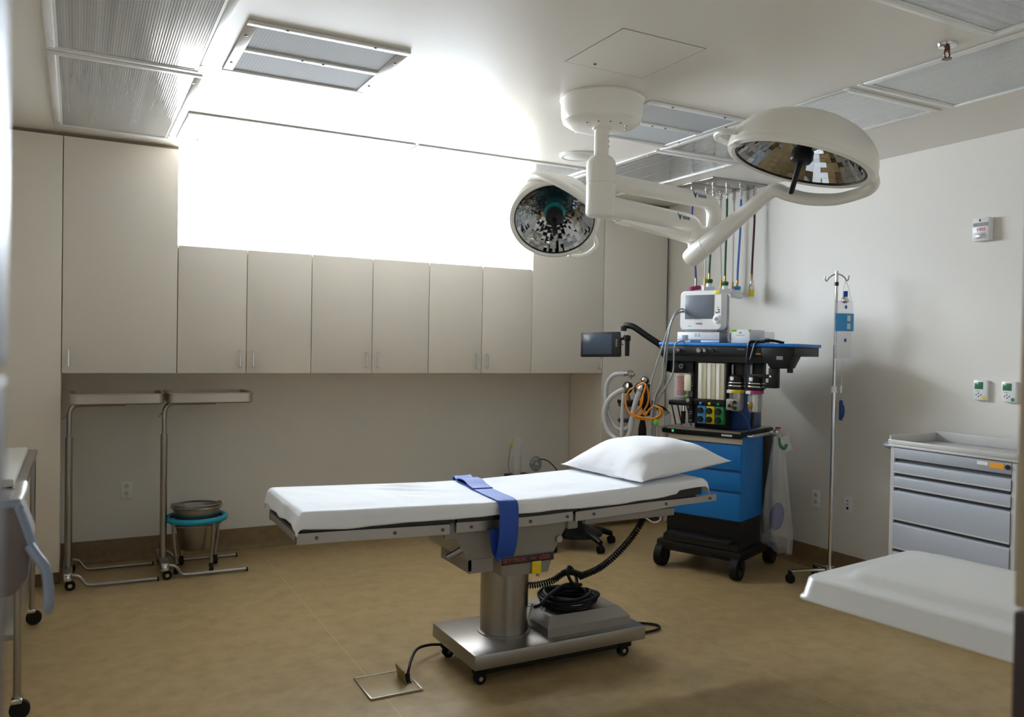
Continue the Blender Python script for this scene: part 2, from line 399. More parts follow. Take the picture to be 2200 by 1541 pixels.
def vent(label, x0, x1, y0, y1):
    t = thing('air_diffuser', label, 'vent', ((x0+x1)/2, (y0+y1)/2, CZ), 0, 'square air diffusers in the ceiling')
    z = CZ; f = .042; yc = (y0+y1)/2; fr = MB()
    for a in ((x0, x1, y0, y0+f), (x0, x1, y1-f, y1), (x0, x0+f, y0+f, y1-f), (x1-f, x1, y0+f, y1-f)):
        fr.bb(*a, z-.009, z-.0005, .003)
    fr.bb(x0+f, x1-f, yc-.02, yc+.02, z-.009, z-.0005, .002)
    fo = fr.build('frame', 'frame', t, True)
    for a, b in ((y0+f, yc-.02), (yc+.02, y1-f)):
        MB().bb(x0+f, x1-f, a, b, z-.004, z-.0006).build('perforated_panel', 'perf', t, True)
    xc = (x0+x1)/2
    for p in ((xc-.045, yc), (xc+.045, yc), (x0+.15, y0+.018), (x1-.15, y0+.018), (x0+.018, y0+.15), (x1-.018, y1-.15), (x1-.018, y0+.15), (x0+.018, y1-.15)):
        MB().sph((p[0], p[1], z-.009), (.007, .007, .004), 10).build('bolt', 'screw', fo, True)
vent('white framed perforated air diffuser left of the window glare', .563, 1.218, 3.205, 3.86)
vent('white framed perforated air diffuser behind the lamp canopy', 2.472, 3.118, 3.215, 3.905)
t = thing('access_panel', 'flush square access panel in the ceiling above the lamp canopy', 'panel', (2.033, 2.767, CZ))
MB().bb(1.829, 2.237, 2.558, 2.976, CZ-.0012, CZ-.0003).build('panel', 'ceiling', t, True)
g = MB()
for a in ((1.8265, 2.2395, 2.5555, 2.558), (1.8265, 2.2395, 2.976, 2.9785), (1.8265, 1.829, 2.5555, 2.9785), (2.237, 2.2395, 2.5555, 2.9785)): g.bb(*a, CZ-.001, CZ-.0003)
g.build('gap', 'gap', t, True)
MB().cyl((1.95, 2.93, CZ-.0035), (1.95, 2.93, CZ-.006), .007, seg=12).build('latch', 'screw', t, True)
t = thing('ceiling_speaker', 'round white ceiling speaker near the window, left of the lamp column', 'speaker', (2.80, 4.38, CZ))
MB().lathe([(.118, 0), (.118, -.006), (.108, -.013), (.094, -.010), (.094, 0)], (2.80, 4.38, CZ-.0005), seg=40).build('ring', 'frame', t, True)
MB().lathe([(0, -.022), (.05, -.019), (.094, -.009), (.094, 0), (0, 0)], (2.80, 4.38, CZ-.0006), seg=40).build('grille', 'offwhite', t, True)
t = thing('fire_sprinkler', 'small bronze fire sprinkler with chrome plate at the top right', 'sprinkler', (3.014, 2.037, CZ))
MB().lathe([(0, 0), (.037, 0), (.034, -.008), (.02, -.012), (0, -.012)], (3.014, 2.037, CZ-.0005), seg=28).build('escutcheon', 'chrome', t, True)
b = MB().cyl((3.014, 2.037, CZ-.012), (3.014, 2.037, CZ-.028), .011)
for sg in (-1, 1): b.tube([(3.014+sg*.009, 2.037, CZ-.026), (3.014+sg*.016, 2.037, CZ-.036), (3.014+sg*.012, 2.037, CZ-.050), (3.014, 2.037, CZ-.056)], .003, 8, sm=3)
b.build('frame', 'copper', t, True)
MB().cyl((3.014, 2.037, CZ-.056), (3.014, 2.037, CZ-.059), .018, seg=18).build('deflector', 'copper', t, True)

# ------------------------------------------------------------------ medical gas ceiling outlets and hoses
t = thing('gas_outlet_panel', 'stainless ceiling panel above the anesthesia machine, holding the gas hoses', 'panel', (4.2, 4.6, CZ))
MB().bb(3.94, 4.47, 4.40, 4.60, CZ-.008, CZ-.0005, .002).build('plate', 'steel', t, True)
MB().bb(3.94, 4.45, 4.625, 4.79, CZ-.008, CZ-.0005, .002).build('plate', 'steel', t, True)
def gas_hose(label, x, y, hose, conn, zend, bend=(0, 0), w_=.008):
    t = thing('gas_hose', label, 'hose', (x, y, CZ-.009), 0, 'medical gas hoses hanging from the ceiling')
    z = CZ-.009
    MB().lathe([(0, 0), (.017, 0), (.017, -.018), (.012, -.022), (.012, -.05), (.015, -.052), (.015, -.07), (.009, -.075), (.009, -.10), (0, -.10)], (x, y, z), seg=16).build('ceiling_fitting', 'chrome', t, True)
    e = Vector((x+bend[0], y+bend[1], zend))
    pts = [(x, y, z-.095), (x, y, z-.25), (x+bend[0]*.15, y+bend[1]*.15, (z+zend)/2), (x+bend[0]*.8, y+bend[1]*.8, zend+.12), e]
    MB().tube(pts, w_, 10, sm=6).build('hose', hose, t, True)
    if conn[0] == 'block':
        col = conn[1]
        MB().cyl(e+Vector((0, 0, .01)), e-Vector((0, 0, .035)), .009, seg=12).build('ferrule', 'brass', t, True)
        MB().lathe([(0, 0), (.024, 0), (.028, -.012), (.022, -.03), (0, -.03)], e-Vector((0, 0, .033)), seg=20).build('collar', col, t, True)
        k = MB().cyl(e-Vector((0, 0, .06)), e-Vector((0, 0, .09)), .02, seg=16)
        k.box(e-Vector((.005, 0, .105)), (.085, .05, .034), .005, rot=(0, R(conn[2]), R(-25)))
        k.build('connector', 'white', t, True)
    elif conn[0] == 'fit':
        MB().cyl(e+Vector((0, 0, .01)), e-Vector((0, 0, .03)), .008, seg=12).build('ferrule', 'brass', t, True)
        MB().lathe([(0, 0), (.012, 0), (.018, -.02), (.014, -.045), (.02, -.05), (.02, -.075), (0, -.075)], e-Vector((0, 0, .028)), seg=18).build('collar', 'chrome', t, True)
        MB().lathe([(0, 0), (.021, 0), (.017, -.035), (.02, -.05), (0, -.05)], e-Vector((0, 0, .103)), seg=18).build('connector', conn[1], t, True)
    elif conn[0] == 'wing':
        MB().cyl(e+Vector((0, 0, .03)), e-Vector((0, 0, .03)), .01, seg=12).build('ferrule', 'steel2', t, True)
        MB().box(e-Vector((.005, 0, .045)), (.085, .045, .032), .01, rot=(0, R(-10), R(-20))).build('connector', conn[1], t, True)
    else:
        MB().cyl(e+Vector((0, 0, .02)), e-Vector((0, 0, .03)), .009, seg=12).build('ferrule', 'brass', t, True)
        MB().box(e-Vector((0, 0, .05)), (.05, .04, .035), .006).build('connector', 'white', t, True)
    return t
gas_hose('purple gas hose hanging lowest, ending just above the patient monitor', 4.045, 4.735, 'hpurple', ('wing', 'magenta'), 1.985, (.05, .0))
gas_hose('white gas hose hanging next to the purple one', 4.18, 4.732, 'hwhite', ('small',), 2.0, (0, 0), .007)
gas_hose('dark green gas hose nearer the purple hose, with a white block connector', 4.072, 4.537, 'hgreen', ('block', 'hgreen', 0), 2.025, (-.025, 0))
gas_hose('white gas hose hanging between the two green hoses', 4.293, 4.702, 'hwhite', ('small',), 1.99, (.02, 0), .007)
gas_hose('dark green gas hose nearer the blue hose, with a tilted white connector', 4.199, 4.532, 'hgreen', ('block', 'hgreen', -8), 2.015, (-.005, 0))
gas_hose('white gas hose hanging between the second green and the blue hose', 4.376, 4.647, 'hwhite', ('small',), 1.975, (0, 0), .007)
gas_hose('blue gas hose with a blue collar and white connector', 4.307, 4.502, 'hblue', ('block', 'lightblue', 8), 1.985, (-.02, 0))
gas_hose('dark red gas hose at the right end with a yellow tip', 4.392, 4.449, 'hdark', ('fit', 'yellow'), 2.03, (-.015, 0))

# ------------------------------------------------------------------ surgical light
MX, MY = 2.262, 3.328
T = thing('surgical_light', 'ceiling mounted white surgical light with two mirrored lamp heads on arms', 'surgical light', (MX, MY, CZ))
MB().lathe([(.203, 0), (.208, -.012), (.203, -.018), (.200, -.09), (.192, -.115), (.168, -.132), (.12, -.140), (0, -.142)], (MX, MY, CZ-.0005), seg=56).build('ceiling_canopy', 'lampwhite', T, True)
can = [o for o in T.children][0]
for k in range(6):
    a = R(200+k*28); MB().sph((MX+.12*math.cos(a), MY+.12*math.sin(a), CZ-.141), (.005, .005, .003), 8).build('screw', 'screw', can, True)
st = MB().lathe([(.046, 0), (.046, -.012), (.036, -.016), (.036, -.17), (0, -.17)], (MX, MY, CZ-.138), seg=32).build('drop_tube', 'lampwhite', T, True)
for k in range(3):
    a = R(-18); MB().sph((MX+.036*math.cos(a), MY+.036*math.sin(a), CZ-.18-.025*k), .005, 8).build('screw', 'screw', st, True)
MB().lathe([(0, 2.424), (.036, 2.424), (.056, 2.412), (.070, 2.392), (.073, 2.372), (.073, 2.287), (.0695, 2.285), (.0695, 2.281), (.073, 2.279), (.073, 2.138), (.066, 2.126), (0, 2.124)], (MX, MY, 0), seg=40).build('hub', 'lampwhite', T, True)
def arm(L, az, z, drop, r, rd):
    d = Vector((math.sin(R(az)), math.cos(R(az)), 0)); o = Vector((MX, MY, z)); k = .07
    e = o+d*L
    P = [o+d*.05, o+d*.3, o+d*(L-k*1.1)]
    for i in range(1, 7):
        a = PI/2*i/6; P.append(o+d*(L-k)+d*k*math.sin(a)+Vector((0, 0, -k+k*math.cos(a))))
    P.append(e-Vector((0, 0, drop)))
    ob = MB().tube(P, r, 20, rad=lambda f: r if f < .5 else r+(rd-r)*(f-.5)*2).build('arm', 'lampwhite', T, True)
    MB().lathe([(rd+.001, 0), (rd+.0035, -.004), (rd+.001, -.008), (rd+.001, -.055), (0, -.055)], e-Vector((0, 0, drop)), seg=24).build('elbow_joint', 'lampwhite', ob, True)
    # maker's lettering on the outer end of the arm
    rt = d; nrm = Vector((rt.y, -rt.x, 0))
    pos = o+d*(L-.19)+nrm*(r+.0006)+Vector((0, 0, .012))
    v = MB().prism([pos+d*(-.055)+Vector((0, 0, .022)), pos+d*(-.028)-Vector((0, 0, .02)), pos+d*(-.014)+Vector((0, 0, .016)), pos+d*(-.03)+Vector((0, 0, .003))], nrm*.001)
    v.build('logo', 'navytxt', ob, True)
    text('lettering', 'ision', .036, ob, face_mtx(pos+d*.03, d, (0, 0, 1)), 'navytxt', True, sx=1.05)
    return e-Vector((0, 0, drop))
E1 = arm(.90, 79, 2.305, .16, .042, .040)
E2 = arm(.83, 74, 2.185, .105, .050, .036)
def spring_arm(p0, p1, r0, r1, back=.05):
    p0 = Vector(p0); p1 = Vector(p1); d = (p1-p0).normalized()
    L = (p1-p0).length+back
    prof = [(0, -.0), (r0*.6, .0), (r0*.93, .012), (r0, .035), (r0, .16), (r0*1.02, .161), (r0*1.02, .166), (r0*.98, .168), (r1, L*.86), (r1*1.04, L*.862), (r1, L*.87), (r1, L), (0, L)]
    return MB().lathe(prof, p0-d*back, d, 28).build('spring_arm', 'lampwhite', T, True)
SA = Vector((3.093, 3.593, 2.006)); SB = Vector((3.065, 3.00, 2.279))
SA = Vector((E2.x, E2.y, 2.010))
spring_arm(SA, SB, .055, .036)
yoke = MB().tube([SB-(SB-SA).normalized()*.01, (3.067, 2.962, 2.282), (3.105, 2.925, 2.258), (3.165, 2.858, 2.232), (3.215, 2.765, 2.218), (3.222, 2.677, 2.216), (3.217, 2.554, 2.228), (3.197, 2.50, 2.248), (3.16, 2.475, 2.272)], .033, 16, sm=5, rad=lambda f: .036-.012*f).build('yoke', 'lampwhite', T, True)
def lamp_head(c, n, major, Rr, h, loop_ang, panel_ang, name='lamp_head', pw=.07):
    c = Vector(c); z = -Vector(n).normalized(); x = Vector(major); x = (x-z*x.dot(z)).normalized(); y = z.cross(x)
    mt = Matrix((x, y, z)).transposed().to_4x4(); mt.translation = c
    dome = [(Rr*.99, .0), (Rr*1.0, .01)]
    for i in range(1, 17):
        a = PI/2*i/16
        dome.append((Rr*math.cos(a)**1.02 if i < 16 else 0, .012+h*math.sin(a)))
    head = MB().lathe(dome, seg=64, mtx=mt).build(name, 'lampwhite', T, True)
    MB().lathe([(Rr*.995, .006), (Rr*1.0, -.004), (Rr*.985, -.018), (Rr*.93, -.026), (Rr*.885, -.020), (Rr*.875, .0), (Rr*.875, .01)], seg=64, mtx=mt).build('rim', 'lampwhite', head, True)
    MB().lathe([(Rr*.878, -.014), (Rr*.868, -.020), (Rr*.86, -.014), (Rr*.868, -.006), (Rr*.878, -.014)], seg=64, mtx=mt).build('gasket', 'dark', head, True)
    # faceted concave reflector
    b = bmesh.new(); NA, NR = 44, 13; rings = []
    rnd = random.Random(3)
    for i in range(NR+1):
        f = i/NR; r = Rr*.872*(1-f)+.03*f; zz = h*.80*(1-((r/(Rr*.872))**2))-.012
        rings.append([(r*math.cos(2*PI*(k+.5*(i % 2)*0)/NA), r*math.sin(2*PI*(k)/NA), zz) for k in range(NA)])
    for i in range(NR):
        for k in range(NA):
            q = [Vector(rings[i][k]), Vector(rings[i][(k+1) % NA]), Vector(rings[i+1][(k+1) % NA]), Vector(rings[i+1][k])]
            j = rnd.uniform(-.0016, .0016); j2 = rnd.uniform(-.0016, .0016)
            q[0].z += j; q[2].z -= j; q[1].z += j2; q[3].z -= j2
            f = b.faces.new([b.verts.new(v) for v in q])
    for f in b.faces:
        if f.normal.z > 0: f.normal_flip()
    k = MB(); k._add(b, mt); k.build('reflector', 'mirror', head, True, smooth=0)
    ph = h*.78
    MB().lathe([(.062, ph), (.062, ph*.45), (.055, ph*.40), (0, ph*.40)], seg=28, mtx=mt).build('filter_glass', 'tealglass', head, True)
    MB().lathe([(.034, ph), (.034, .05), (.048, .045), (.050, .005), (.044, -.008), (.02, -.012), (0, -.012)], seg=28, mtx=mt).build('bulb_holder', 'black', head, True)
    MB().lathe([(.013, -.01), (.013, -.03), (.0115, -.035), (.0125, -.15), (.008, -.158), (0, -.158)], seg=18, mtx=mt).build('sterile_handle', 'black', head, True)
    # grab loop on the rim
    a = R(loop_ang); dr = Vector((math.cos(a), math.sin(a), 0)); tn = Vector((-dr.y, dr.x, 0)); zz = Vector((0, 0, .02))
    L = [dr*(Rr*.97)+tn*.105+zz, dr*(Rr+.03)+tn*.085+zz, dr*(Rr+.058)+tn*.04+zz, dr*(Rr+.062)-tn*.01+zz, dr*(Rr+.045)-tn*.06+zz, dr*(Rr*.97)-tn*.085+zz]
    MB().tube([mt @ p for p in L], .013, 12, sm=5).build('grab_handle', 'lampwhite', head, True)
    a = R(panel_ang); dr = Vector((math.cos(a), math.sin(a), 0)); tn = Vector((-dr.y, dr.x, 0))
    pm = mt @ face_mtx(dr*(Rr*.945)+Vector((0, 0, -.0255)), tn, -dr)
    pb = MB(); pb.box((0, 0, 0), (pw, .036, .005), .002); pb.bm.transform(pm); po = pb.build('control_panel', 'offwhite', head, True)
    for i, cm in enumerate(('orangetag', 'lime', 'yellow', 'green')):
        q = MB(); q.box((-.02+.013*i, .006*(-1)**i, .003), (.009, .009, .003), .001); q.bm.transform(pm); q.build('button', cm, po, True)
    return head, mt
HR, mR = lamp_head((2.900, 2.659, 2.349), (-.221, .139, -.965), (-.694, .673, .256), .334, .202, 8, 22)
HR['label'] = 'big lamp head at the right, facing down'
# pivot boss of the right head
e = mR @ Vector((-.30, 0, .03)); MB().cyl(e, (3.16, 2.478, 2.272), .03, .026).build('pivot', 'lampwhite', T, True)
# left satellite head: spring arm behind the hub, curved yoke across the front
SL = Vector((E1.x, E1.y, 2.10))
pL = Vector((2.704, 3.806, 2.234))
spring_arm(SL, pL, .058, .046, .03)
LC = Vector((2.327, 3.871, 2.19))
MB().tube([pL, (2.60, 3.66, 2.208), (2.471, 3.59, 2.209), (2.344, 3.568, 2.247), (2.264, 3.589, 2.295), (2.206, 3.644, 2.341), (2.171, 3.731, 2.382), (2.166, 3.824, 2.398), (2.18, 3.90, 2.372), (2.215, 3.95, 2.335)], .03, 16, sm=6, rad=lambda f: .036-.013*min(1, f*2.5)).build('yoke', 'lampwhite', T, True)
HL, mL = lamp_head(LC, (-.384, -.637, -.669), (-.857, .515, .001), .252, .19, 228, 226, pw=.05)
HL['label'] = 'smaller lamp head at the left, facing the doorway'

# ------------------------------------------------------------------ operating table
TY = 3.335
T = thing('operating_table', 'grey steel operating table on a round column, in the middle of the room', 'operating table', (1.965, TY, 0))
bp_ = MB().bb(1.512, 2.42, 3.105, 3.575, .083, .150, .006).build('base_plate', 'steel2', T, True)
MB().bb(1.56, 2.37, 3.15, 3.53, .045, .083).build('under_frame', 'black', T, True)
for x, y in ((1.565, 3.165), (1.565, 3.51), (2.33, 3.165), (2.33, 3.51)):
    c = MB().cyl((x, y-.014, .026), (x, y+.014, .026), .026, seg=20).bb(x-.03, x+.03, y-.02, y+.02, .045, .06).build('caster', 'rubber', T, True)
    MB().cyl((x, y-.0155, .026), (x, y+.0155, .026), .010, seg=12).build('hub', 'chrome', c, True)
MB().lathe([(.112, .150), (.112, .60), (0, .60)], (1.775, 3.345, 0), seg=48).build('column', 'steel', T, True)
MB().lathe([(.125, .150), (.125, .156), (.112, .158)], (1.775, 3.345, 0), seg=48).build('column_collar', 'steel2', T, True)
# pump cover on the base
pc = [(1.905, 3.16), (2.365, 3.16), (2.365, 3.50), (1.905, 3.50)]
MB().loft([[(x, y, .150) for x, y in pc], [(x, y, .19) for x, y in pc], [(1.94, 3.20, .232), (2.325, 3.20, .232), (2.325, 3.47, .232), (1.94, 3.47, .232)]]).build('pump_cover', 'steel2', T, True, smooth=20)
MB().tube([(1.86, 3.40, .24), (1.96, 3.36, .235), (1.97, 3.30, .235)], .006, 8, sm=4).build('pedal', 'chrome', T, True)
# head casting (saddle)
def trap(x0, x1, z, y0, y1): return [(x0, y0, z), (x1, y0, z), (x1, y1, z), (x0, y1, z)]
sd = MB().loft([trap(1.482, 1.912, .556, 3.13, 3.54), trap(1.425, 1.96, .655, 3.12, 3.55), trap(1.40, 1.985, .69, 3.115, 3.555), trap(1.40, 1.985, .722, 3.115, 3.555)]).build('saddle', 'greypaint', T, True, smooth=20)
for x, z in ((1.68, .60), (1.93, .612)):
    MB().cyl((x, 3.128, z), (x, 3.112, z), .016, seg=18).build('bolt_cover', 'steel2', sd, True)
lb = MB().loft([trap(1.655, 1.885, .465, 3.135, 3.53), trap(1.632, 1.908, .556, 3.125, 3.54)]).build('lower_housing', 'greypaint', T, True, smooth=20)
lbl = MB().box((1.774, 3.123, .537), (.264, .004, .034), .001).build('name_plate', 'platedark', lb, True)
text('lettering', 'SKYTRON', .027, lbl, face_mtx((1.705, 3.1205, .537), (1, 0, 0), (0, 0, 1)), 'redtext', True, sx=.95)
text('lettering', 'elite', .018, lbl, face_mtx((1.800, 3.1205, .538), (1, 0, 0), (0, 0, 1)), 'redtext', True)
text('lettering', '6500', .027, lbl, face_mtx((1.858, 3.1205, .537), (1, 0, 0), (0, 0, 1)), 'redtext', True)
yt = MB().box((1.817, 3.121, .494), (.046, .004, .056), .001).build('yellow_tag', 'yellow', lb, True)
for k, zz in enumerate((.508, .498)): MB().box((1.812, 3.1185, zz), (.026, .001, .004)).build('tag_line', 'orangetag', yt, True)
MB().bb(1.487, 1.60, 3.125, 3.43, .502, .512).bb(1.487, 1.497, 3.125, 3.43, .512, .566).bb(1.487, 1.60, 3.125, 3.135, .512, .560).build('leg_joint_cover', 'greypaint', T, True)
MB().tube([(1.47, 3.14, .62), (1.44, 3.14, .60), (1.40, 3.16, .575)], .014, 10, sm=3).build('tilt_lever', 'steel2', T, True)
MB().cyl((1.87, 3.2, .47), (1.87, 3.2, .43), .009).build('drain_stub', 'steel2', T, True)
def zt(x):
    P = [(.70, .836), (.78, .836), (1.50, .813), (1.80, .812), (2.72, .843), (2.9, .846)]
    for (a, za), (b, zb) in zip(P, P[1:]):
        if x <= b: return za+(zb-za)*max(0, (x-a)/(b-a))
    return P[-1][1]
def deck(name, x0, x1, m, dz0, dz1, y0, y1, bev=.004):
    n = 8; ring = []
    b = MB(); rs = []
    for i in range(n+1):
        x = x0+(x1-x0)*i/n; z = zt(x); rs.append([(x, y0, z-dz0), (x, y1, z-dz0), (x, y1, z-dz1), (x, y0, z-dz1)])
    return b.loft(rs).build(name, m, T, True, smooth=20)
for x0, x1 in ((.755, 1.385), (1.395, 1.985), (1.995, 2.705)):
    deck('pad', x0, x1, 'pad', .072, .006, 3.055, 3.615)
    deck('deck_plate', x0+.01, x1-.005, 'black', .092, .073, 3.09, 3.58)
# side rails, bolts and brackets
for sy in (3.098, 3.572):
    for x0, x1, dz in ((.742, 1.375, .105), (1.405, 1.98, .10), (1.995, 2.83, .105)):
        b = MB(); rs = []
        for i in range(5):
            x = x0+(x1-x0)*i/4; z = zt(x)-dz; hh = .021 if x1 < 2.5 else (.021 if i < 3 else .015)
            rs.append([(x, sy-.013, z-hh), (x, sy+.013, z-hh), (x, sy+.013, z+hh), (x, sy-.013, z+hh)])
        ro = b.loft(rs).build('side_rail', 'steel2', T, True, smooth=20)
        for f in (.12, .62, .95):
            x = x0+(x1-x0)*f; s_ = -1 if sy < TY else 1
            MB().cyl((x, sy+s_*.012, zt(x)-dz), (x, sy+s_*.017, zt(x)-dz), .007, seg=12).build('bolt', 'screw', ro, True)
for sy in (3.115, 3.555):
    MB().bb(1.36, 1.42, sy-.015, sy+.015, .665, .735, .006).build('hinge', 'greypaint', T, True)
    MB().bb(1.965, 2.02, sy-.015, sy+.015, .655, .725, .006).build('hinge', 'greypaint', T, True)
MB().bb(.742, .768, 3.10, 3.57, .715, .745, .003).build('end_bar', 'greypaint', T, True)
MB().bb(2.06, 2.58, 3.104, 3.13, .668, .705, .004).build('back_bracket', 'greypaint', T, True)
MB().bb(2.06, 2.58, 3.54, 3.566, .668, .705, .004).build('back_bracket', 'greypaint', T, True)
MB().tube([(2.50, 3.12, .68), (2.49, 3.10, .655), (2.45, 3.10, .645), (2.41, 3.11, .668)], .004, 8, sm=4).build('release_cable', 'offwhite', T, True)

# coiled hand-control cord, lying on the pump cover
def coil_path(pts, rad, turns, n):
    P = spline(pts, 12); out = []; L = len(P)-1
    for i in range(n+1):
        f = i/n*L; a = int(min(f, L-1)); p = P[a].lerp(P[a+1], f-a); t = (P[a+1]-P[a]).normalized()
        u = t.orthogonal().normalized(); w2 = t.cross(u); an = 2*PI*turns*i/n
        out.append(p+(u*math.cos(an)+w2*math.sin(an))*rad)
    return out
t = thing('control_cord', 'black coiled hand control cord heaped on the table base, stretching to the head end', 'cord', (2.1, 3.3, .233))
b = MB()
rnd = random.Random(11)
for k in range(7):
    Rr = .118+rnd.uniform(-.022, .016); cx = 2.11+rnd.uniform(-.012, .012); cy = 3.325+rnd.uniform(-.012, .012); zz = .245+.0075*k
    ph = rnd.uniform(0, 6)
    b.tube([(cx+Rr*1.12*math.cos(2*PI*i/40), cy+Rr*math.sin(2*PI*i/40), zz+.007*math.sin(2*PI*i/40*2+ph)) for i in range(40)], .0085, 8, closed=True)
b.tube([(2.22, 3.37, .30), (2.10, 3.33, .325), (1.98, 3.27, .31), (1.91, 3.24, .28), (1.88, 3.25, .27)], .008, 8, sm=6)
b.build('loop', 'rubber', t, True)
cc = MB().tube(coil_path([(1.888, 3.45, .33), (1.97, 3.42, .315), (2.07, 3.40, .33), (2.14, 3.38, .37), (2.22, 3.36, .35)], .013, 34, 34*9), .0042, 6)
cc.torus((2.165, 3.37, .352), .045, .008, (.5, -.6, .4))
cc.build('coil', 'rubber', t, True)
MB().tube(coil_path([(2.20, 3.36, .345), (2.32, 3.35, .38), (2.46, 3.36, .46), (2.58, 3.38, .56), (2.64, 3.40, .66), (2.65, 3.42, .735)], .014, 56, 56*9), .0044, 6).build('stretched_coil', 'rubber', t, True)

# floor box and power cord
t = thing('floor_outlet', 'flat tan floor outlet plate with one flap open, in front of the table base', 'outlet', (1.19, 3.325, 0))
MB().bb(1.085, 1.318, 3.207, 3.444, .0005, .006, .002).build('plate', mat('tan_plate', '#AD976D', .42), t, True)
b = MB()
for a in ((1.085, 1.318, 3.207, 3.217), (1.085, 1.092, 3.217, 3.444), (1.092, 1.318, 3.437, 3.444), (1.311, 1.318, 3.217, 3.437)): b.bb(*a, .005, .009, .001)
b.build('rim', 'steel2', t, True)
MB().box((1.262, 3.328, .036), (.006, .10, .068), .001, rot=(0, R(-12), 0)).build('flap', mat('flap_tan', '#7E6738', .5), t, True)
MB().bb(1.27, 1.298, 3.29, 3.33, .006, .012, .002).build('socket', 'black', t, True)
t = thing('power_cord', 'black power cord running from the floor outlet to the table base', 'cord', (1.4, 3.45, 0))
MB().tube([(1.284, 3.31, .014), (1.296, 3.325, .05), (1.34, 3.40, .07), (1.42, 3.53, .055), (1.50, 3.575, .045), (1.60, 3.60, .025), (1.8, 3.62, .012), (2.3, 3.63, .010), (2.52, 3.56, .009), (2.68, 3.47, .009), (2.735, 3.41, .009), (2.70, 3.36, .009), (2.60, 3.35, .009), (2.48, 3.36, .010)], .0065, 8, sm=8).build('cable', 'rubber', t, True)
MB().cyl((1.284, 3.31, .0125), (1.288, 3.315, .040), .013, .010, seg=14).build('plug', 'rubber', t, True)

# sheet, pillow, strap
def build_sheet():
    x0, x1, y0, y1, r = .745, 2.722, 3.040, 3.632, .018
    def fold(d):
        if d <= 0: return 0., 0.
        if d < PI/2*r: return r*math.sin(d/r), r*(1-math.cos(d/r))
        return r, r+d-PI/2*r
    def side(f, lo, hi, drop):
        a, b = .13, .87
        L = hi-lo-2*r
        if f < a: g = (a-f)/a*drop; o, d = fold(g); return lo+r-o, d, -1
        if f > b: g = (f-b)/(1-b)*drop; o, d = fold(g); return hi-r+o, d, 1
        return lo+r+(f-a)/(b-a)*L, 0., 0
    def fn(i, j):
        xe = x0+(x1-x0)*i
        nz = noise.noise(Vector((xe*5, j*2, 1.3)))
        dn = .068+.008*nz+.008*math.sin(xe*7)+(.012 if xe < .85 else 0)-(.014 if xe > 2.35 else 0)
        df = .075+.014*noise.noise(Vector((j*7, 3.3, i)))
        y, dy, sy = side(j, y0, y1, dn)
        # along the length use an uneven spread so the ends get enough rows
        x, dx, sx = side(i, x0, x1, df)
        z = zt(x)+.004-max(dx, dy)-.40*min(dx, dy)
        fl = .012*noise.noise(Vector((x*9, y*9, 7.)))+.003
        if dy > .01: y += sy*fl*min(1, dy/.05)*1.1
        if dx > .01: x += sx*fl*min(1, dx/.05)*1.1+(.01*sx*min(1, dx/.06))
        if dx == 0 and dy == 0:
            z += .0045*noise.noise(Vector((x*3.2, y*6, 0)))+.0025*noise.noise(Vector((x*11, y*9, 4)))
            c = math.exp(-((x-1.33)**2)/.012)*math.exp(-((y-3.5)**2)/.02); z += .005*c*math.sin(y*60+x*25)
        return (x, y, z)
    return fn
o = MB().grid(build_sheet(), 150, 72).build('bed_sheet', 'sheet', smooth=80)
tag(o, 'white cotton sheet covering the operating table pad', 'sheet')
sm = o.modifiers.new('thick', 'SOLIDIFY'); sm.thickness = .002; sm.offset = 1
def pillow_fn(top):
    ax, ay = .300, .322
    def fn(i, j):
        u = 2*i-1; v = 2*j-1
        pin = .075
        x = ax*u*(1-pin*(1-v*v)*abs(u)**2); y = ay*v*(1-pin*(1-u*u)*abs(v)**2)
        e = max(0, (1-abs(u)**3.2))*max(0, (1-abs(v)**3.2))
        H = .120 if top else .042
        z = (H if top else -H)*e**(.78 if top else .6)
        w = noise.noise(Vector((u*2.2, v*3.1, 5 if top else 9)))
        z += (.010*w*e**.5)+(.007*e**.3*math.sin(9*(u*.8+v*.5)+2*w)*(1-e) if top else 0)
        zc = .893+.016*u-(.020*max(0, -u)**2)+.012*max(0, u)*max(0, -v)
        a = R(4); X = x*math.cos(a)-y*math.sin(a); Y = x*math.sin(a)+y*math.cos(a)
        return (2.595+X, 3.372+Y, zc+z)
    return fn
b = MB().grid(pillow_fn(True), 48, 48).grid(pillow_fn(False), 48, 48)
bmesh.ops.remove_doubles(b.bm, verts=b.bm.verts, dist=.0004); bmesh.ops.recalc_face_normals(b.bm, faces=b.bm.faces)
tag(b.build('pillow', 'pillow', smooth=70), 'plump white pillow on the head end of the table', 'pillow')
t = thing('safety_strap', 'blue webbing strap laid across the table and hanging over the near side', 'strap', (1.62, 3.3, .82))
def ribbon(pts, wd, th=.004):
    P = spline(pts, 8); rs = []
    for i, p in enumerate(P):
        tn = (P[min(i+1, len(P)-1)]-P[max(i-1, 0)]).normalized(); wv = Vector((1, .05, 0)); wv = (wv-tn*wv.dot(tn)).normalized(); nn = tn.cross(wv)
        rs.append([p+wv*wd/2+nn*th/2, p-wv*wd/2+nn*th/2, p-wv*wd/2-nn*th/2, p+wv*wd/2-nn*th/2])
    return MB().loft(rs)
zs = .826
ribbon([(1.69, 3.648, .755), (1.688, 3.655, .80), (1.682, 3.637, zs+.008), (1.668, 3.56, zs), (1.655, 3.46, zs-.001), (1.640, 3.35, zs), (1.63, 3.20, zs-.002), (1.621, 3.07, zs-.002), (1.618, 3.030, zs-.012), (1.617, 3.016, .78), (1.615, 3.012, .70), (1.610, 3.018, .63), (1.606, 3.034, .585)], .092).build('webbing', 'strap', t, True)
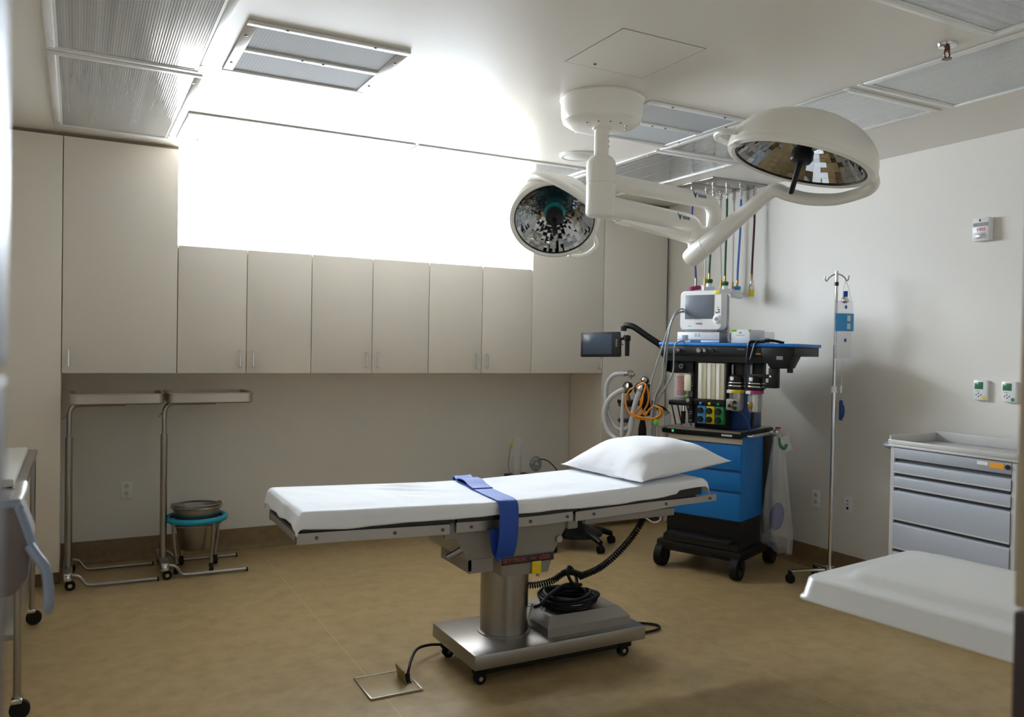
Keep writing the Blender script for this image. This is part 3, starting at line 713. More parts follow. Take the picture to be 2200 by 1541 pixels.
ribbon([(1.606, 3.034, .583), (1.592, 3.050, .61), (1.588, 3.058, .66), (1.588, 3.064, .70)], .075).build('webbing_tail', 'strap', t, True)
ribbon([(1.672, 3.575, zs+.006), (1.664, 3.52, zs+.016), (1.655, 3.45, zs+.018), (1.645, 3.38, zs+.008), (1.637, 3.31, zs+.004)], .094).build('buckle_flap', 'strap', t, True)

# ------------------------------------------------------------------ instrument tray stands
def tray_stand(label, x):
    t = thing('tray_stand', label, 'tray stand', (x, 5.585, 0), 0, 'stainless tray stands under the wall cabinets')
    x0, x1, y0, y1, z0, z1 = .0, .505, -.235, .155, 1.088, 1.150
    def rr(x0, x1, y0, y1, r, z, n=6):
        P = []
        for cx, cy, a0 in ((x1-r, y1-r, 0), (x0+r, y1-r, 90), (x0+r, y0+r, 180), (x1-r, y0+r, 270)):
            for k in range(n+1): a = R(a0+90*k/n); P.append((cx+r*math.cos(a), cy+r*math.sin(a), z))
        return P
    k = .012
    MB().loft([rr(x0+.01, x1-.01, y0+.01, y1-.01, .045, z0), rr(x0, x1, y0, y1, .05, z0+.008), rr(x0, x1, y0, y1, .05, z1-.002), rr(x0-.006, x1+.006, y0-.006, y1+.006, .055, z1), rr(x0-.006, x1+.006, y0-.006, y1+.006, .055, z1+.004), rr(x0+.006, x1-.006, y0+.006, y1-.006, .047, z1+.004), rr(x0+.006, x1-.006, y0+.006, y1-.006, .047, z0+.012)]).build('tray', 'traysteel', t, smooth=30)
    yp = -.04
    MB().cyl((-.005, yp, .09), (-.005, yp, .885), .021, seg=24).build('outer_tube', 'steel', t)
    MB().tube([(-.005, yp, .86), (-.005, yp, 1.0), (-.003, yp, 1.035), (.012, yp, 1.065), (.040, yp, 1.080), (.09, yp, 1.081), (.30, yp, 1.081)], .0145, 14, sm=5).build('inner_tube', 'steel', t)
    MB().torus((0, 0, 0), .1, .006, mtx=Matrix.Translation((.2, -.04, 1.079)), seg=20).build('tray_holder', 'steel', t)
    MB().tube([(-.018, yp, 1.02), (-.03, yp-.01, 1.005), (-.040, yp-.012, .995)], .004, 8, sm=3).build('release_lever', 'steel', t)
    MB().bb(-.03, .02, -.20, .21, .072, .105, .006).build('cross_bar', 'steel2', t)
    for y in (-.19, .20):
        MB().tube([(-.01, y, .085), (.03, y, .085), (.06, y, .07), (.09, y, .028), (.13, y, .018), (.30, y, .016), (.485, y, .014)], .010, 10, sm=5).build('leg', 'steel2', t)
        MB().lathe([(0, .10), (.02, .10), (.026, .085), (.026, .06), (0, .06)], (-.005, y, 0), seg=18).build('socket', 'chrome', t)
        c = MB().cyl((.008, y-.012, .028), (.008, y+.012, .028), .028, seg=20).build('caster', 'rubber', t)
        MB().cyl((.008, y-.014, .028), (.008, y+.014, .028), .012, seg=12).build('hub', 'chrome', c)
        MB().bb(.478, .488, y-.011, y+.011, .001, .024, .002).build('glide', 'rubber', t)
    return t
tray_stand('stainless tray stand at the left, beside the tall cabinet', -.030)
tray_stand('stainless tray stand to the right, its legs around the kick bucket', .497)

# ------------------------------------------------------------------ kick bucket
t = thing('kick_bucket', 'stainless kick bucket in a turquoise ring on casters, under the right tray stand', 'bucket', (.695, 5.585, 0))
MB().torus((0, 0, .335), .175, .018, seg=56, ts=12).build('bumper_ring', 'teal', t)
bk = MB().lathe([(0, .135), (.095, .135), (.103, .145), (.145, .40), (.158, .405), (.160, .412), (.155, .416), (.141, .406), (.098, .15), (0, .15)], seg=48).build('bucket', 'steel', t)
MB().tube([(.152*math.cos(R(a)), .152*math.sin(R(a)), .420+.012*math.sin(R((a-150)/240*180))) for a in range(150, 390, 10)], .004, 8).build('bail_handle', 'steel2', bk)
MB().torus((0, 0, .30), .150, .006, seg=40).build('support_ring', 'steel2', t)
for k in range(4):
    a = R(-60+90*k); d = Vector((math.cos(a), math.sin(a), 0))
    MB().tube([d*.172+Vector((0, 0, .325)), d*.165+Vector((0, 0, .22)), d*.15+Vector((0, 0, .10)), d*.15+Vector((0, 0, .062))], .011, 8, sm=3).build('leg', 'steel2', t)
    c = MB().cyl(d*.15+Vector((-.011, 0, .03)), d*.15+Vector((.011, 0, .03)), .03, seg=20).build('caster', 'rubber', t)
    MB().cyl(d*.15+Vector((-.013, 0, .03)), d*.15+Vector((.013, 0, .03)), .011, seg=12).build('hub', 'chrome', c)

# ------------------------------------------------------------------ anesthesia machine (local frame: x along its front, y to its back)
AM = thing('anesthesia_machine', 'blue and black anesthesia machine on casters, in the back right corner', 'anesthesia machine', (3.64, 4.17, 0), math.atan2(-.47, .2))
A = AM
MB().bb(-.27, .335, -.03, .60, .115, .185, .015).build('base', 'black', A)
MB().bb(-.19, .27, -.06, .10, .225, .25, .006).bb(-.22, .31, -.02, .55, .185, .225).build('foot_rest', 'dark', A)
for x, y in ((-.24, .0), (.30, .0), (-.24, .56), (.30, .56)):
    c = MB().cyl((x-.025, y, .074), (x+.025, y, .074), .074, seg=28).build('caster', 'rubber', A)
    MB().lathe([(.0, 0), (.02, 0), (.05, -.004), (.052, .002), (0, .002)], (x-.027, y, .074), (-1, 0, 0), 24).lathe([(.0, 0), (.02, 0), (.05, -.004), (.052, .002), (0, .002)], (x+.027, y, .074), (1, 0, 0), 24).build('hub', 'dark', c)
    MB().bb(x-.03, x+.03, y-.035, y+.045, .118, .15, .01).tube([(x-.034, y-.02, .13), (x-.036, y, .07)], .008, 8).tube([(x+.034, y-.02, .13), (x+.036, y, .07)], .008, 8).build('fork', 'black', c)
MB().bb(-.205, .312, .012, .37, .37, .955, .004).build('cabinet', 'mblue', A)
MB().bb(-.215, .315, .02, .40, .225, .37, .0).build('plinth', 'black', A)
MB().bb(-.21, .32, .371, .53, .24, .95, .004).build('rear_column', 'black', A)
for z0, z1 in ((.378, .552), (.566, .688), (.702, .866)):
    d = MB().bb(-.205, .312, -.006, .011, z0, z1, .004).build('drawer', 'mblue', A)
    MB().bb(-.205, .312, -.002, .010, z1, z1+.012).build('finger_gap', 'mblue2', d)
MB().bb(-.208, .316, -.010, .012, .872, .907, .004).build('trim_strip', 'tan', A)
wt = MB().bb(-.245, .318, -.03, .52, .912, .952, .008).build('work_surface', 'black', A)
MB().bb(-.24, .313, -.026, .515, .952, .957, .002).build('steel_top', 'steel', wt)
MB().bb(-.245, .318, -.034, -.029, .944, .952).build('edge_strip', 'chrome', wt)
MB().sph((-.16, -.031, .93), (.009, .004, .009), 12).build('indicator', 'led', wt)
MB().bb(.19, .262, -.0335, -.0305, .922, .934).build('maker_plate', 'offwhite', wt)
MB().tube([(.315, .06, .925), (.345, .06, .925), (.36, .12, .925), (.36, .42, .925), (.345, .48, .925), (.315, .48, .925)], .010, 10, sm=3).build('side_rail', 'chrome', A)
MB().tube([(-.245, .05, .925), (-.29, .05, .925), (-.31, .08, .92), (-.31, .20, .92)], .010, 10, sm=3).build('side_rail', 'chrome', A)
# upper structure
MB().bb(.185, .262, .12, .45, .957, 1.41, .003).build('column', 'mblue2', A)
bp = MB().bb(-.075, .182, .12, .40, .957, 1.41, .003).build('back_panel', 'black', A)
MB().bb(-.078, -.045, .025, .12, .985, 1.325, .003).bb(-.045, .19, .05, .12, .985, 1.40).build('control_column', 'dark', A)
for k, z in enumerate((1.25, 1.235, 1.19, 1.178, 1.165, 1.06, 1.045, 1.0)):
    MB().bb(-.07, -.05+.004*(k % 2), .0235, .0255, z, z+.005).build('caption', 'grey', bp)
for i in range(3):
    x0 = -.004+.063*i
    f = MB().bb(x0, x0+.058, .012, .05, 1.152, 1.392, .003).build('flowmeter', 'cream', A)
    MB().cyl((x0+.024, .012, 1.16), (x0+.024, .012, 1.385), .006, seg=12).build('tube', 'white', f)
    for k in range(16): MB().bb(x0+.034, x0+.034+(.012 if k % 4 == 0 else .007), .0105, .0122, 1.17+.0132*k, 1.1715+.0132*k).build('scale_mark', 'grey', f)
    MB().cyl((x0+.026, .01, 1.125), (x0+.026, -.002, 1.125), .009, seg=14).build('colour_button', ('lightblue', 'yellow', 'green')[i], f)
    cb = MB().bb(x0, x0+.058, .014, .05, .99, 1.108, .003).build('flow_block', ('lightblue', 'yellow', 'green')[i], A)
    for z in (1.075, 1.018):
        kn = MB().lathe([(.021, 0), (.021, .014), (.018, .02), (0, .02)], (x0+.022, .015, z), (0, -1, 0), 14).build('flow_knob', 'dark', cb)
MB().bb(-.03, .19, .006, .05, 1.11, 1.15, .003).build('valve_bar', 'black', A)
# bellows on the left
bl = MB().bb(-.215, -.04, .0, .14, 1.10, 1.135, .008).build('bellows_base', 'black', A)
MB().lathe([(.046, 1.31), (.050, 1.30), (.050, 1.145), (.053, 1.14)], (-.148, .06, 0), seg=32).build('bellows_dome', 'clear', bl)
prof = []
for k in range(9): prof += [(.036, 1.165+.0155*k), (.028, 1.1725+.0155*k)]
MB().lathe(prof+[(0, 1.30)], (-.148, .06, 0), seg=28).build('bellows', 'red', bl)
MB().bb(-.105, -.06, .012, .05, 1.20, 1.31, .004).build('absorber_gauge', 'cream', bl)
MB().lathe([(.05, 1.135), (.05, 1.15), (0, 1.152)], (-.148, .06, 0), seg=32).build('bellows_seat', 'grey', bl)
MB().sph((-.072, -.012, 1.168), (.012, .012, .012), 12).build('valve_cap', 'lime', bl)
MB().cyl((-.06, -.01, 1.14), (-.06, -.02, 1.14), .014, seg=16).build('valve_dial', 'chrome', bl)
MB().bb(-.225, -.05, .03, .14, 1.318, 1.41, .004).build('control_box', 'black', A)
kn = MB().cyl((-.13, .031, 1.365), (-.13, .012, 1.365), .018, seg=18).build('selector_knob', 'dark', A)
MB().torus((-.13, .0115, 1.365), .013, .0018, (0, 1, 0), seg=20).build('knob_ring', 'grey', kn)
for x, z, c, l in ((-.155, .93, 'hdark', .16), (-.085, .93, 'mblue2', .16), (-.20, .95, 'hdark', .12)):
    MB().tube([(x-.02, .06, 1.10), (x-.012, .07, 1.05), (x+.005, .08, .962)], .005, 8, sm=4).build('supply_tube', c, A)
MB().cyl((-.125, .05, 1.105), (-.125, .05, 1.06), .010).build('drain_tube', 'chrome', A)
MB().cyl((-.125, .05, 1.06), (-.125, .05, .975), .016, .014).build('drain_grip', 'black', A)
# top shelf with the control fascia
sh = MB().bb(-.285, .655, -.02, .46, 1.503, 1.525, .006).build('top_shelf', 'mblue', A)
MB().bb(-.28, .645, -.012, .44, 1.445, 1.503, .004).build('fascia', 'dark', A)
MB().prism([(-.285, .0, 1.445), (.50, .0, 1.445), (.50, .0, 1.40), (-.235, .0, 1.40)], (0, .40, 0)).build('overhead_body', 'black', A)
MB().prism([(-.285, .005, 1.445), (-.235, .005, 1.445), (-.235, .005, 1.325), (-.25, .005, 1.325), (-.25, .005, 1.40)], (0, .10, 0)).build('side_cheek', 'black', A)
fa = [o for o in A.children if o.name.startswith('fascia')][0]
for x, r in ((-.135, .013), (.012, .017), (.055, .013), (.115, .011)):
    MB().lathe([(r, 0), (r, .012), (r*.8, .016), (0, .016)], (x, -.012, 1.474), (0, -1, 0), 18).build('knob', 'steel2' if r > .012 else 'dark', fa)
for x, w_ in ((-.235, .02), (-.165, .014), (.035, .02), (.085, .018), (.13, .012), (.30, .05)): MB().bb(x-w_/2, x+w_/2, -.0135, -.0115, 1.484, 1.488).build('caption', 'grey', fa)
MB().bb(.40, .432, -.0135, -.0115, 1.455, 1.462).build('logo', 'orangetag', fa)
rb = MB().prism([(.44, -.03, 1.50), (.635, -.03, 1.50), (.635, -.03, 1.44), (.60, -.03, 1.37), (.50, -.03, 1.37), (.45, -.03, 1.44)], (0, .16, 0), .006).build('suction_regulator', 'black', A)
MB().bb(.54, .58, -.033, -.0305, 1.425, 1.447).build('maker_plate', 'grey', rb)
MB().bb(.485, .54, -.02, .04, 1.245, 1.372, .006).bb(.46, .486, -.01, .03, 1.245, 1.28, .004).build('regulator_stem', 'black', A)
MB().bb(.36, .49, .0, .03, 1.305, 1.33, .003).build('bracket_arm', 'black', A)
MB().sph((.503, -.022, 1.318), .008, 10).build('bracket_screw', 'chrome', A)
MB().cyl((.615, .0, 1.375), (.615, .0, 1.345), .018).build('bracket_knob', 'black', A)
# vaporizers
for x, band in ((.258, 'yellow'), (.385, 'magenta')):
    v = MB().lathe([(0, 1.225), (.052, 1.225), (.054, 1.235), (.054, 1.262), (.050, 1.266), (.050, 1.30), (.044, 1.312), (.03, 1.318), (0, 1.318)], (x, .03, 0), seg=36).build('vaporizer', 'black', A)
    MB().lathe([(.0545, 1.245), (.0555, 1.247), (.0555, 1.251), (.0545, 1.253)], (x, .03, 0), seg=36).lathe([(.0545, 1.266), (.0555, 1.268), (.0555, 1.271), (.0545, 1.273)], (x, .03, 0), seg=36).build('dial_ring', 'chrome', v)
    MB().bb(x-.022, x+.002, -.023, -.012, 1.283, 1.306, .004).build('release_button', 'white', v)
    MB().lathe([(.051, 1.205), (.052, 1.207), (.052, 1.223), (.051, 1.225)], (x, .03, 0), seg=36).build('colour_band', band, v)
    MB().bb(x-.043, x-.012, -.021, -.016, 1.203, 1.222).build('maker_label', 'white', v)
    MB().lathe([(.045, 1.205), (.046, 1.12), (.040, 1.095), (.030, 1.085), (0, 1.085)], (x, .03, 0), seg=28).build('vaporizer_body', 'steel' if band == 'yellow' else 'clear', v)
    MB().cyl((x, .03, 1.09), (x, .03, 1.20), .017).build('wick', 'cream', v)
    MB().box((x-.012, -.02, 1.13), (.03, .02, .04), .006).build('filler_port', 'brass', v)
    if band == 'yellow':
        MB().bb(x-.05, x+.045, -.022, .02, 1.09, 1.165, .01).build('lower_casting', 'grey', v)
        for dx, dz in ((.015, .145), (.015, .108), (-.02, .12)): MB().cyl((x+dx, -.021, 1.0+dz), (x+dx, -.032, 1.0+dz), .011, seg=14).build('filler_knob', 'dark', v)
    MB().bb(x-.03, x+.03, .05, .13, 1.23, 1.40, .004).build('mount', 'black', A)
    MB().cyl((x-.032, .04, 1.32), (x-.032, .04, 1.385), .007).build('locking_rod', 'steel2', A)
for pts in ([(.27, .03, 1.09), (.30, .06, 1.05), (.325, .08, 1.0), (.33, .09, .96)], [(.33, .07, 1.18), (.35, .08, 1.08), (.34, .09, .98)]):
    MB().tube(pts, .010, 10, sm=5).build('power_lead', 'mblue2' if pts[0][0] < .3 else 'black', A)
MB().tube([(.345, -.02, 1.40), (.352, -.025, 1.46), (.362, -.02, 1.53), (.40, .03, 1.535), (.46, .08, 1.545), (.53, .12, 1.53)], .009, 10, sm=5).build('power_lead', 'black', A)
MB().tube([(.372, -.03, 1.42), (.386, -.03, 1.47), (.405, -.02, 1.532), (.43, .04, 1.534)], .008, 10, sm=5).build('power_lead', 'dark', A)
# display on its arm
dm = MB().box((-.725, -.06, 1.503), (.315, .028, .178), .008, rot=(R(-4), R(-1.5), R(6))).build('display', 'dark', A)
dx_ = Euler((R(-4), R(-1.5), R(6))).to_matrix().to_4x4(); dmt = Matrix.Translation((-.725, -.06, 1.503)) @ dx_
q = MB(); q.box((-.022, -.0145, .0), (.228, .003, .142), .001); q.bm.transform(dmt); q.build('screen', 'screen2', dm)
for k in range(4):
    q = MB(); q.box((.128, -.0145, .03-.014*k), (.012, .003, .007), .001); q.bm.transform(dmt); q.build('button', 'grey', dm)
MB().tube([(-.565, -.02, 1.60), (-.565, -.02, 1.635)], .022, 16).build('arm_pivot', 'dark', A)
MB().tube([(-.565, -.0, 1.640), (-.50, -.0, 1.632), (-.40, .02, 1.568), (-.27, .05, 1.484)], .022, 12, sm=4).build('display_arm', 'black', A)
MB().cyl((-.567, -.03, 1.555), (-.567, -.03, 1.60), .019).build('arm_collar', 'chrome', A)
MB().tube([(-.60, -.045, 1.53), (-.575, -.04, 1.545), (-.535, -.035, 1.555)], .012, 10, sm=3).build('tilt_joint', 'black', A)
MB().lathe([(0, 1.425), (.016, 1.425), (.017, 1.53), (.024, 1.535), (.024, 1.565), (.014, 1.572), (0, 1.572)], (-.527, -.03, 0), seg=18).build('grip', 'black', A)
MB().tube([(-.60, -.03, 1.52), (-.58, -.02, 1.51), (-.565, -.02, 1.50)], .003, 6, sm=3).build('screen_lead', 'dark', A)
# breathing system on the left side
MB().tube([(-.30, .16, 1.02), (-.34, .14, 1.06), (-.44, .06, 1.09), (-.53, .02, 1.10)], .018, 10, sm=4).build('absorber_arm', 'black', A)
ab = MB().bb(-.62, -.35, -.0, .07, 1.085, 1.115, .008).build('absorber_head', 'black', A)
MB().lathe([(.05, .828), (.05, .845), (.044, .848), (.044, .955), (.05, .958), (.05, .978), (.044, .98), (.044, 1.068), (.05, 1.07), (.05, 1.088), (0, 1.088)], (-.565, .03, 0), seg=28).build('absorber_canister', 'clear', ab)
for z in (.83, .967, 1.078): MB().lathe([(.053, z-.011), (.053, z+.011), (0, z+.011)], (-.565, .03, 0), seg=28).lathe([(0, z-.011), (.053, z-.011)], (-.565, .03, 0), seg=28).build('canister_band', 'hdark', ab)
MB().lathe([(.038, .85), (.038, .952), (0, .952)], (-.565, .03, 0), seg=24).lathe([(.038, .985), (.038, 1.066), (0, 1.066)], (-.565, .03, 0), seg=24).build('soda_lime', mat('soda_lime', '#C9A8A6', .8), ab)
MB().lathe([(.05, .828), (.05, .845), (.044, .848), (.044, .96), (.05, .963), (.05, 1.03), (.04, 1.05), (0, 1.06)], (-.255, .02, 0), seg=28).build('absorber_canister', 'clear', ab)
MB().lathe([(.036, .835), (.036, .95), (0, .95)], (-.255, .02, 0), seg=24).build('soda_lime', bpy.data.materials['soda_lime'], ab)
MB().bb(-.40, -.345, -.04, .0, 1.015, 1.235, .01).build('ventilator_valve', 'black', ab)
MB().cyl((-.372, -.045, 1.035), (-.372, -.03, 1.035), .02, seg=18).build('valve_dial', 'chrome', ab)
for x, z, r, nx in ((-.53, 1.205, .040, -.5), (-.425, 1.20, .042, -.2), (-.385, 1.262, .024, .1)):
    n_ = Vector((nx, -1, .25)).normalized(); o_ = Vector((x, -.03, z))
    g = MB().lathe([(r, -.03), (r*1.05, 0), (r*.96, .006), (r*.9, .004)], o_, n_, 28).lathe([(0, -.04), (r, -.03)], o_, n_, 28).build('pressure_gauge', 'black', ab)
    MB().lathe([(r*.9, .003), (r*.6, .009), (0, .012)], o_, n_, 28).build('dial', 'steel', g)
    MB().cyl((x, -.02, z-r*.6), (x+.005, .02, 1.10), .012).build('stem', 'chrome', g)
MB().lathe([(0, 1.265), (.013, 1.265), (.013, 1.285), (.022, 1.29), (.022, 1.318), (.013, 1.325), (0, 1.325)], (-.505, -.02, 0), seg=16).cyl((-.505, -.02, 1.305), (-.55, -.03, 1.297), .016).cyl((-.505, -.02, 1.312), (-.475, -.02, 1.29), .014).build('elbow_connector', 'steel2', ab)
def hose(name, pts, r, m, par, ribs=True):
    P = spline(pts, 10)
    return MB().tube(P, r, 12).build(name, m, par)
hose('breathing_hose', [(-.545, -.03, 1.298), (-.575, -.04, 1.30), (-.625, -.05, 1.285), (-.672, -.05, 1.225), (-.682, -.05, 1.138), (-.662, -.05, 1.03), (-.61, -.05, .935), (-.545, -.05, .905), (-.49, -.05, .935), (-.475, -.04, .99)], .0155, 'greyhose', ab)
hose('breathing_hose', [(-.52, -.07, 1.19), (-.56, -.085, 1.172), (-.625, -.09, 1.12), (-.665, -.09, 1.035), (-.655, -.09, .94), (-.61, -.09, .872), (-.54, -.09, .838), (-.475, -.09, .862), (-.445, -.09, .94), (-.435, -.09, 1.03), (-.418, -.08, 1.12), (-.405, -.06, 1.18)], .0185, 'greyhose', ab)
hose('breathing_hose', [(-.505, -.10, 1.165), (-.510, -.105, 1.08), (-.512, -.105, .95), (-.515, -.10, .82), (-.51, -.06, .74)], .012, 'greyhose', ab)
hose('sampling_tube', [(-.40, -.11, 1.215), (-.345, -.11, 1.245), (-.312, -.11, 1.20), (-.305, -.11, 1.13), (-.33, -.11, 1.07), (-.385, -.11, 1.02), (-.44, -.11, 1.03), (-.478, -.11, 1.08), (-.482, -.11, 1.14), (-.455, -.11, 1.19), (-.42, -.11, 1.21)], .0065, 'orange', ab)
hose('sampling_tube', [(-.45, -.12, 1.035), (-.40, -.12, 1.008), (-.343, -.12, 1.0), (-.271, -.12, 1.0), (-.205, -.12, 1.022), (-.192, -.12, 1.07), (-.232, -.12, 1.092), (-.285, -.12, 1.075), (-.325, -.12, 1.03), (-.36, -.12, 1.10), (-.33, -.12, 1.2), (-.318, -.12, 1.235)], .0065, 'orange', ab)
hose('sampling_tube', [(-.335, -.13, 1.16), (-.35, -.13, 1.09), (-.40, -.13, 1.025), (-.33, -.13, 1.012), (-.25, -.13, 1.012), (-.20, -.13, 1.045), (-.215, -.13, 1.085), (-.26, -.13, 1.10)], .006, 'orange', ab)
MB().lathe([(0, .80), (.022, .80), (.030, .84), (.027, .93), (.016, .985), (.014, 1.02), (0, 1.02)], (-.382, -.05, 0), seg=20).build('breathing_bag', 'rubber', ab)
MB().sph((-.232, -.13, .985), (.02, .015, .022), 14).build('cap', 'lime', ab)
for pts in ([(-.12, .06, 1.75), (-.15, -.02, 1.74), (-.172, -.08, 1.64), (-.207, -.10, 1.51), (-.256, -.11, 1.353), (-.292, -.11, 1.20), (-.285, -.09, 1.05)],
            [(-.12, .06, 1.735), (-.15, -.04, 1.715), (-.165, -.10, 1.60), (-.168, -.12, 1.449), (-.185, -.12, 1.262), (-.234, -.12, 1.166), (-.256, -.12, 1.039), (-.258, -.12, .86), (-.25, -.08, .76)],
            [(-.12, .06, 1.745), (-.155, -.05, 1.70), (-.17, -.11, 1.56), (-.185, -.13, 1.40), (-.195, -.13, 1.27), (-.245, -.13, 1.15), (-.266, -.13, 1.0), (-.268, -.12, .84), (-.262, -.08, .74)],
            [(-.10, .0, 1.535), (-.125, -.04, 1.528), (-.15, -.05, 1.49), (-.152, -.06, 1.325), (-.188, -.10, 1.215), (-.24, -.115, 1.10), (-.25, -.11, .914), (-.25, -.08, .80)]):
    hose('monitor_cable', pts, .0055, 'cable', A)

# ------------------------------------------------------------------ things on and at the machine (same local frame, top-level)
def on_machine(p):
    m = Matrix.LocRotScale(AM.location, AM.rotation_euler, None); return m @ Vector(p)
t = thing('patient_monitor', 'white patient monitor with grey screen on top of the anesthesia machine', 'monitor', on_machine((-.005, .14, 1.597)), AM.rotation_euler[2])
def rrect(x0, x1, z0, z1, r, y, n=5):
    P = []
    for cx, cz, a0 in ((x1-r, z1-r, 0), (x0+r, z1-r, 90), (x0+r, z0+r, 180), (x1-r, z0+r, 270)):
        for k in range(n+1): a = R(a0+90*k/n); P.append((cx+r*math.cos(a), y, cz+r*math.sin(a)))
    return P
MB().loft([rrect(-.145, .145, .018, .268, .03, -.108), rrect(-.153, .153, .012, .276, .032, -.096), rrect(-.154, .154, .012, .277, .032, -.04)]).build('bezel', 'white', t)
MB().loft([rrect(-.15, .15, .014, .272, .03, -.041), rrect(-.14, .14, .014, .262, .03, .03), rrect(-.11, .11, .02, .235, .03, .10)]).build('housing', 'grey', t)
MB().bb(-.113, .095, -.1105, -.107, .087, .247, .001).build('screen', 'screen', t)
MB().lathe([(.032, 0), (.032, .006), (.022, .010), (.020, .02), (0, .02)], (.122, -.106, .085), (0, -1, 0), 24).build('dial', 'white', t)
MB().lathe([(.012, .02), (.011, .024), (0, .024)], (.122, -.106, .085), (0, -1, 0), 18).build('dial_cap', 'grey', t)
for x, z, m in ((.117, .163, 'orangetag'), (.128, .147, 'mblue2'), (.131, .132, 'txt'), (.115, .128, 'txt')): MB().sph((x, -.109, z), (.007, .003, .005), 10).build('button', m, t)
MB().bb(.098, .134, -.112, -.108, .25, .274, .001).build('sticker', 'yellow', t)
MB().bb(-.092, -.074, -.111, -.107, .038, .043).build('power_light', 'led', t)
text('lettering', 'PHILIPS', .014, t, face_mtx((-.01, -.1095, .055), (1, 0, 0), (0, 0, 1)), 'txt')
MB().bb(-.11, .115, -.10, .07, .0, .016, .004).build('foot', 'grey', t)
MB().tube([(.14, .0, .09), (.150, .0, .03), (.165, -.03, -.035), (.19, -.07, -.064)], .008, 8, sm=5).build('lead', 'offwhite', t)
t = thing('monitor_module', 'flat white module box under the patient monitor', 'equipment', on_machine((-.02, .14, 1.526)), AM.rotation_euler[2])
MB().bb(-.153, .153, -.10, .12, .0015, .069, .004).build('case', 'grey', t)
MB().bb(-.153, .150, -.108, -.099, .02, .070, .003).bb(-.153, -.055, -.108, -.099, .002, .02, .003).bb(.02, .150, -.108, -.099, .002, .017, .002).build('front', 'white', t)
MB().bb(-.153, .15, -.109, -.1075, .016, .0195).build('stripe', 'lightblue', t)
MB().bb(-.118, -.075, -.1095, -.107, .012, .05, .004).build('socket', 'grey', t)
for i in range(2):
    for j in range(2): MB().bb(-.025+.025*i, -.010+.025*i, -.1092, -.1075, .042+.013*j, .047+.013*j).build('indicator', 'grey', t)
t = thing('carton', 'small white carton with lime corners on the blue shelf, right of the monitor', 'box', on_machine((.27, .12, 1.526)), AM.rotation_euler[2]-R(6))
MB().bb(-.066, .066, -.06, .14, .0005, .088, .002).build('box', 'paper', t)
for x in (-.045, .075):
    MB().bb(x-.018, x+.018 if x < 0 else .0668, -.0606, -.05, .074, .0886).build('corner_flash', 'lime', t)
MB().prism([(.0, -.0608, .075), (.012, -.0608, .068), (.0, -.0608, .060), (-.012, -.0608, .067)], (0, .0005, 0)).bb(-.03, .03, -.0608, -.0602, .05, .053).build('emblem', 'grey', t)
t = thing('clear_cup', 'translucent plastic holder on the blue shelf, right of the carton', 'container', on_machine((.405, .16, 1.526)), AM.rotation_euler[2])
MB().lathe([(0, .0005), (.042, .0005), (.046, .055), (.044, .072), (.04, .075)], seg=24).build('cup', 'clear', t)
MB().cyl((0, 0, .003), (0, 0, .035), .016).build('stopper', 'grey', t)
# clear waste bag with purple contents
t = thing('waste_bag', 'clear plastic bag with something purple inside, hanging beside the machine drawers', 'bag', on_machine((.402, .385, .92)), AM.rotation_euler[2])
rings = []
for i in range(26):
    f = i/25; z = .035-.80*f
    rx = .020+.085*min(1, f*1.15); ry = .018+.06*min(1, f*1.3)
    if f > .92: ry *= .6
    ring = []
    for k in range(40):
        a = 2*PI*k/40; wv = 1+.14*math.sin(5*a+3*f)+.09*math.sin(9*a-5*f)+.08*noise.noise(Vector((math.cos(a)*2, math.sin(a)*2, f*5)))
        ring.append((rx*math.cos(a)*wv+.02*f-.02*f*f, ry*math.sin(a)*wv, z+(-.025*math.cos(a)*(f > .9)-.012*math.sin(4*a))*(f > .85)))
    rings.append(ring)
b = MB().loft(rings, caps=False); b.build('film', 'bagfilm', t, smooth=60)
MB().sph((.012, -.012, -.55), (.048, .026, .095), 20, rot=(0, R(8), 0)).build('purple_item', 'purple', t)
MB().box((-.02, .0, -.745), (.05, .03, .035), .01).build('blue_item', 'mblue2', t)
MB().box((.0, -.02, .01), (.03, .03, .05), .008, rot=(0, R(20), 0)).build('clip', 'chrome', t)
MB().box((.01, -.02, .045), (.035, .02, .012), .004).build('red_clip', 'red', t)
MB().box((.065, -.015, -.055), (.05, .002, .10), rot=(0, R(-28), R(10))).box((.085, -.02, -.03), (.012, .002, .12), rot=(0, R(-10), 0)).build('paper_tag', 'paper', t)
MB().tube([(.02, -.02, -.02), (.03, -.03, -.07), (.06, -.03, -.09), (.07, -.02, -.06)], .009, 8, sm=4).build('green_tie', 'green', t)
# rolling stool, mostly hidden behind the table
t = thing('rolling_stool', 'black rolling stool behind the head end of the operating table', 'stool', (3.30, 5.10, 0))
MB().lathe([(0, .40), (.16, .40), (.185, .41), (.19, .44), (.175, .46), (0, .465)], seg=36).build('seat', 'black', t)
MB().lathe([(0, .08), (.20, .085), (.20, .11), (.08, .16), (.03, .20), (0, .20)], seg=32).build('base_cover', 'black', t)
MB().cyl((0, 0, .20), (0, 0, .40), .028).build('gas_lift', 'dark', t)
for k in range(5):
    a = R(72*k-12); d = Vector((math.cos(a), math.sin(a), 0))
    MB().tube([d*.02+Vector((0, 0, .13)), d*.18+Vector((0, 0, .11)), d*.29+Vector((0, 0, .075))], .024, 10, sm=3, rad=lambda f: .032-.012*f).build('leg', 'black', t)
    MB().cyl(d*.29+Vector((-.02, 0, .028)), d*.29+Vector((.02, 0, .028)), .028, seg=18).bb(d.x*.29-.008, d.x*.29+.008, d.y*.29-.008, d.y*.29+.008, .04, .075).build('caster', 'rubber', t)
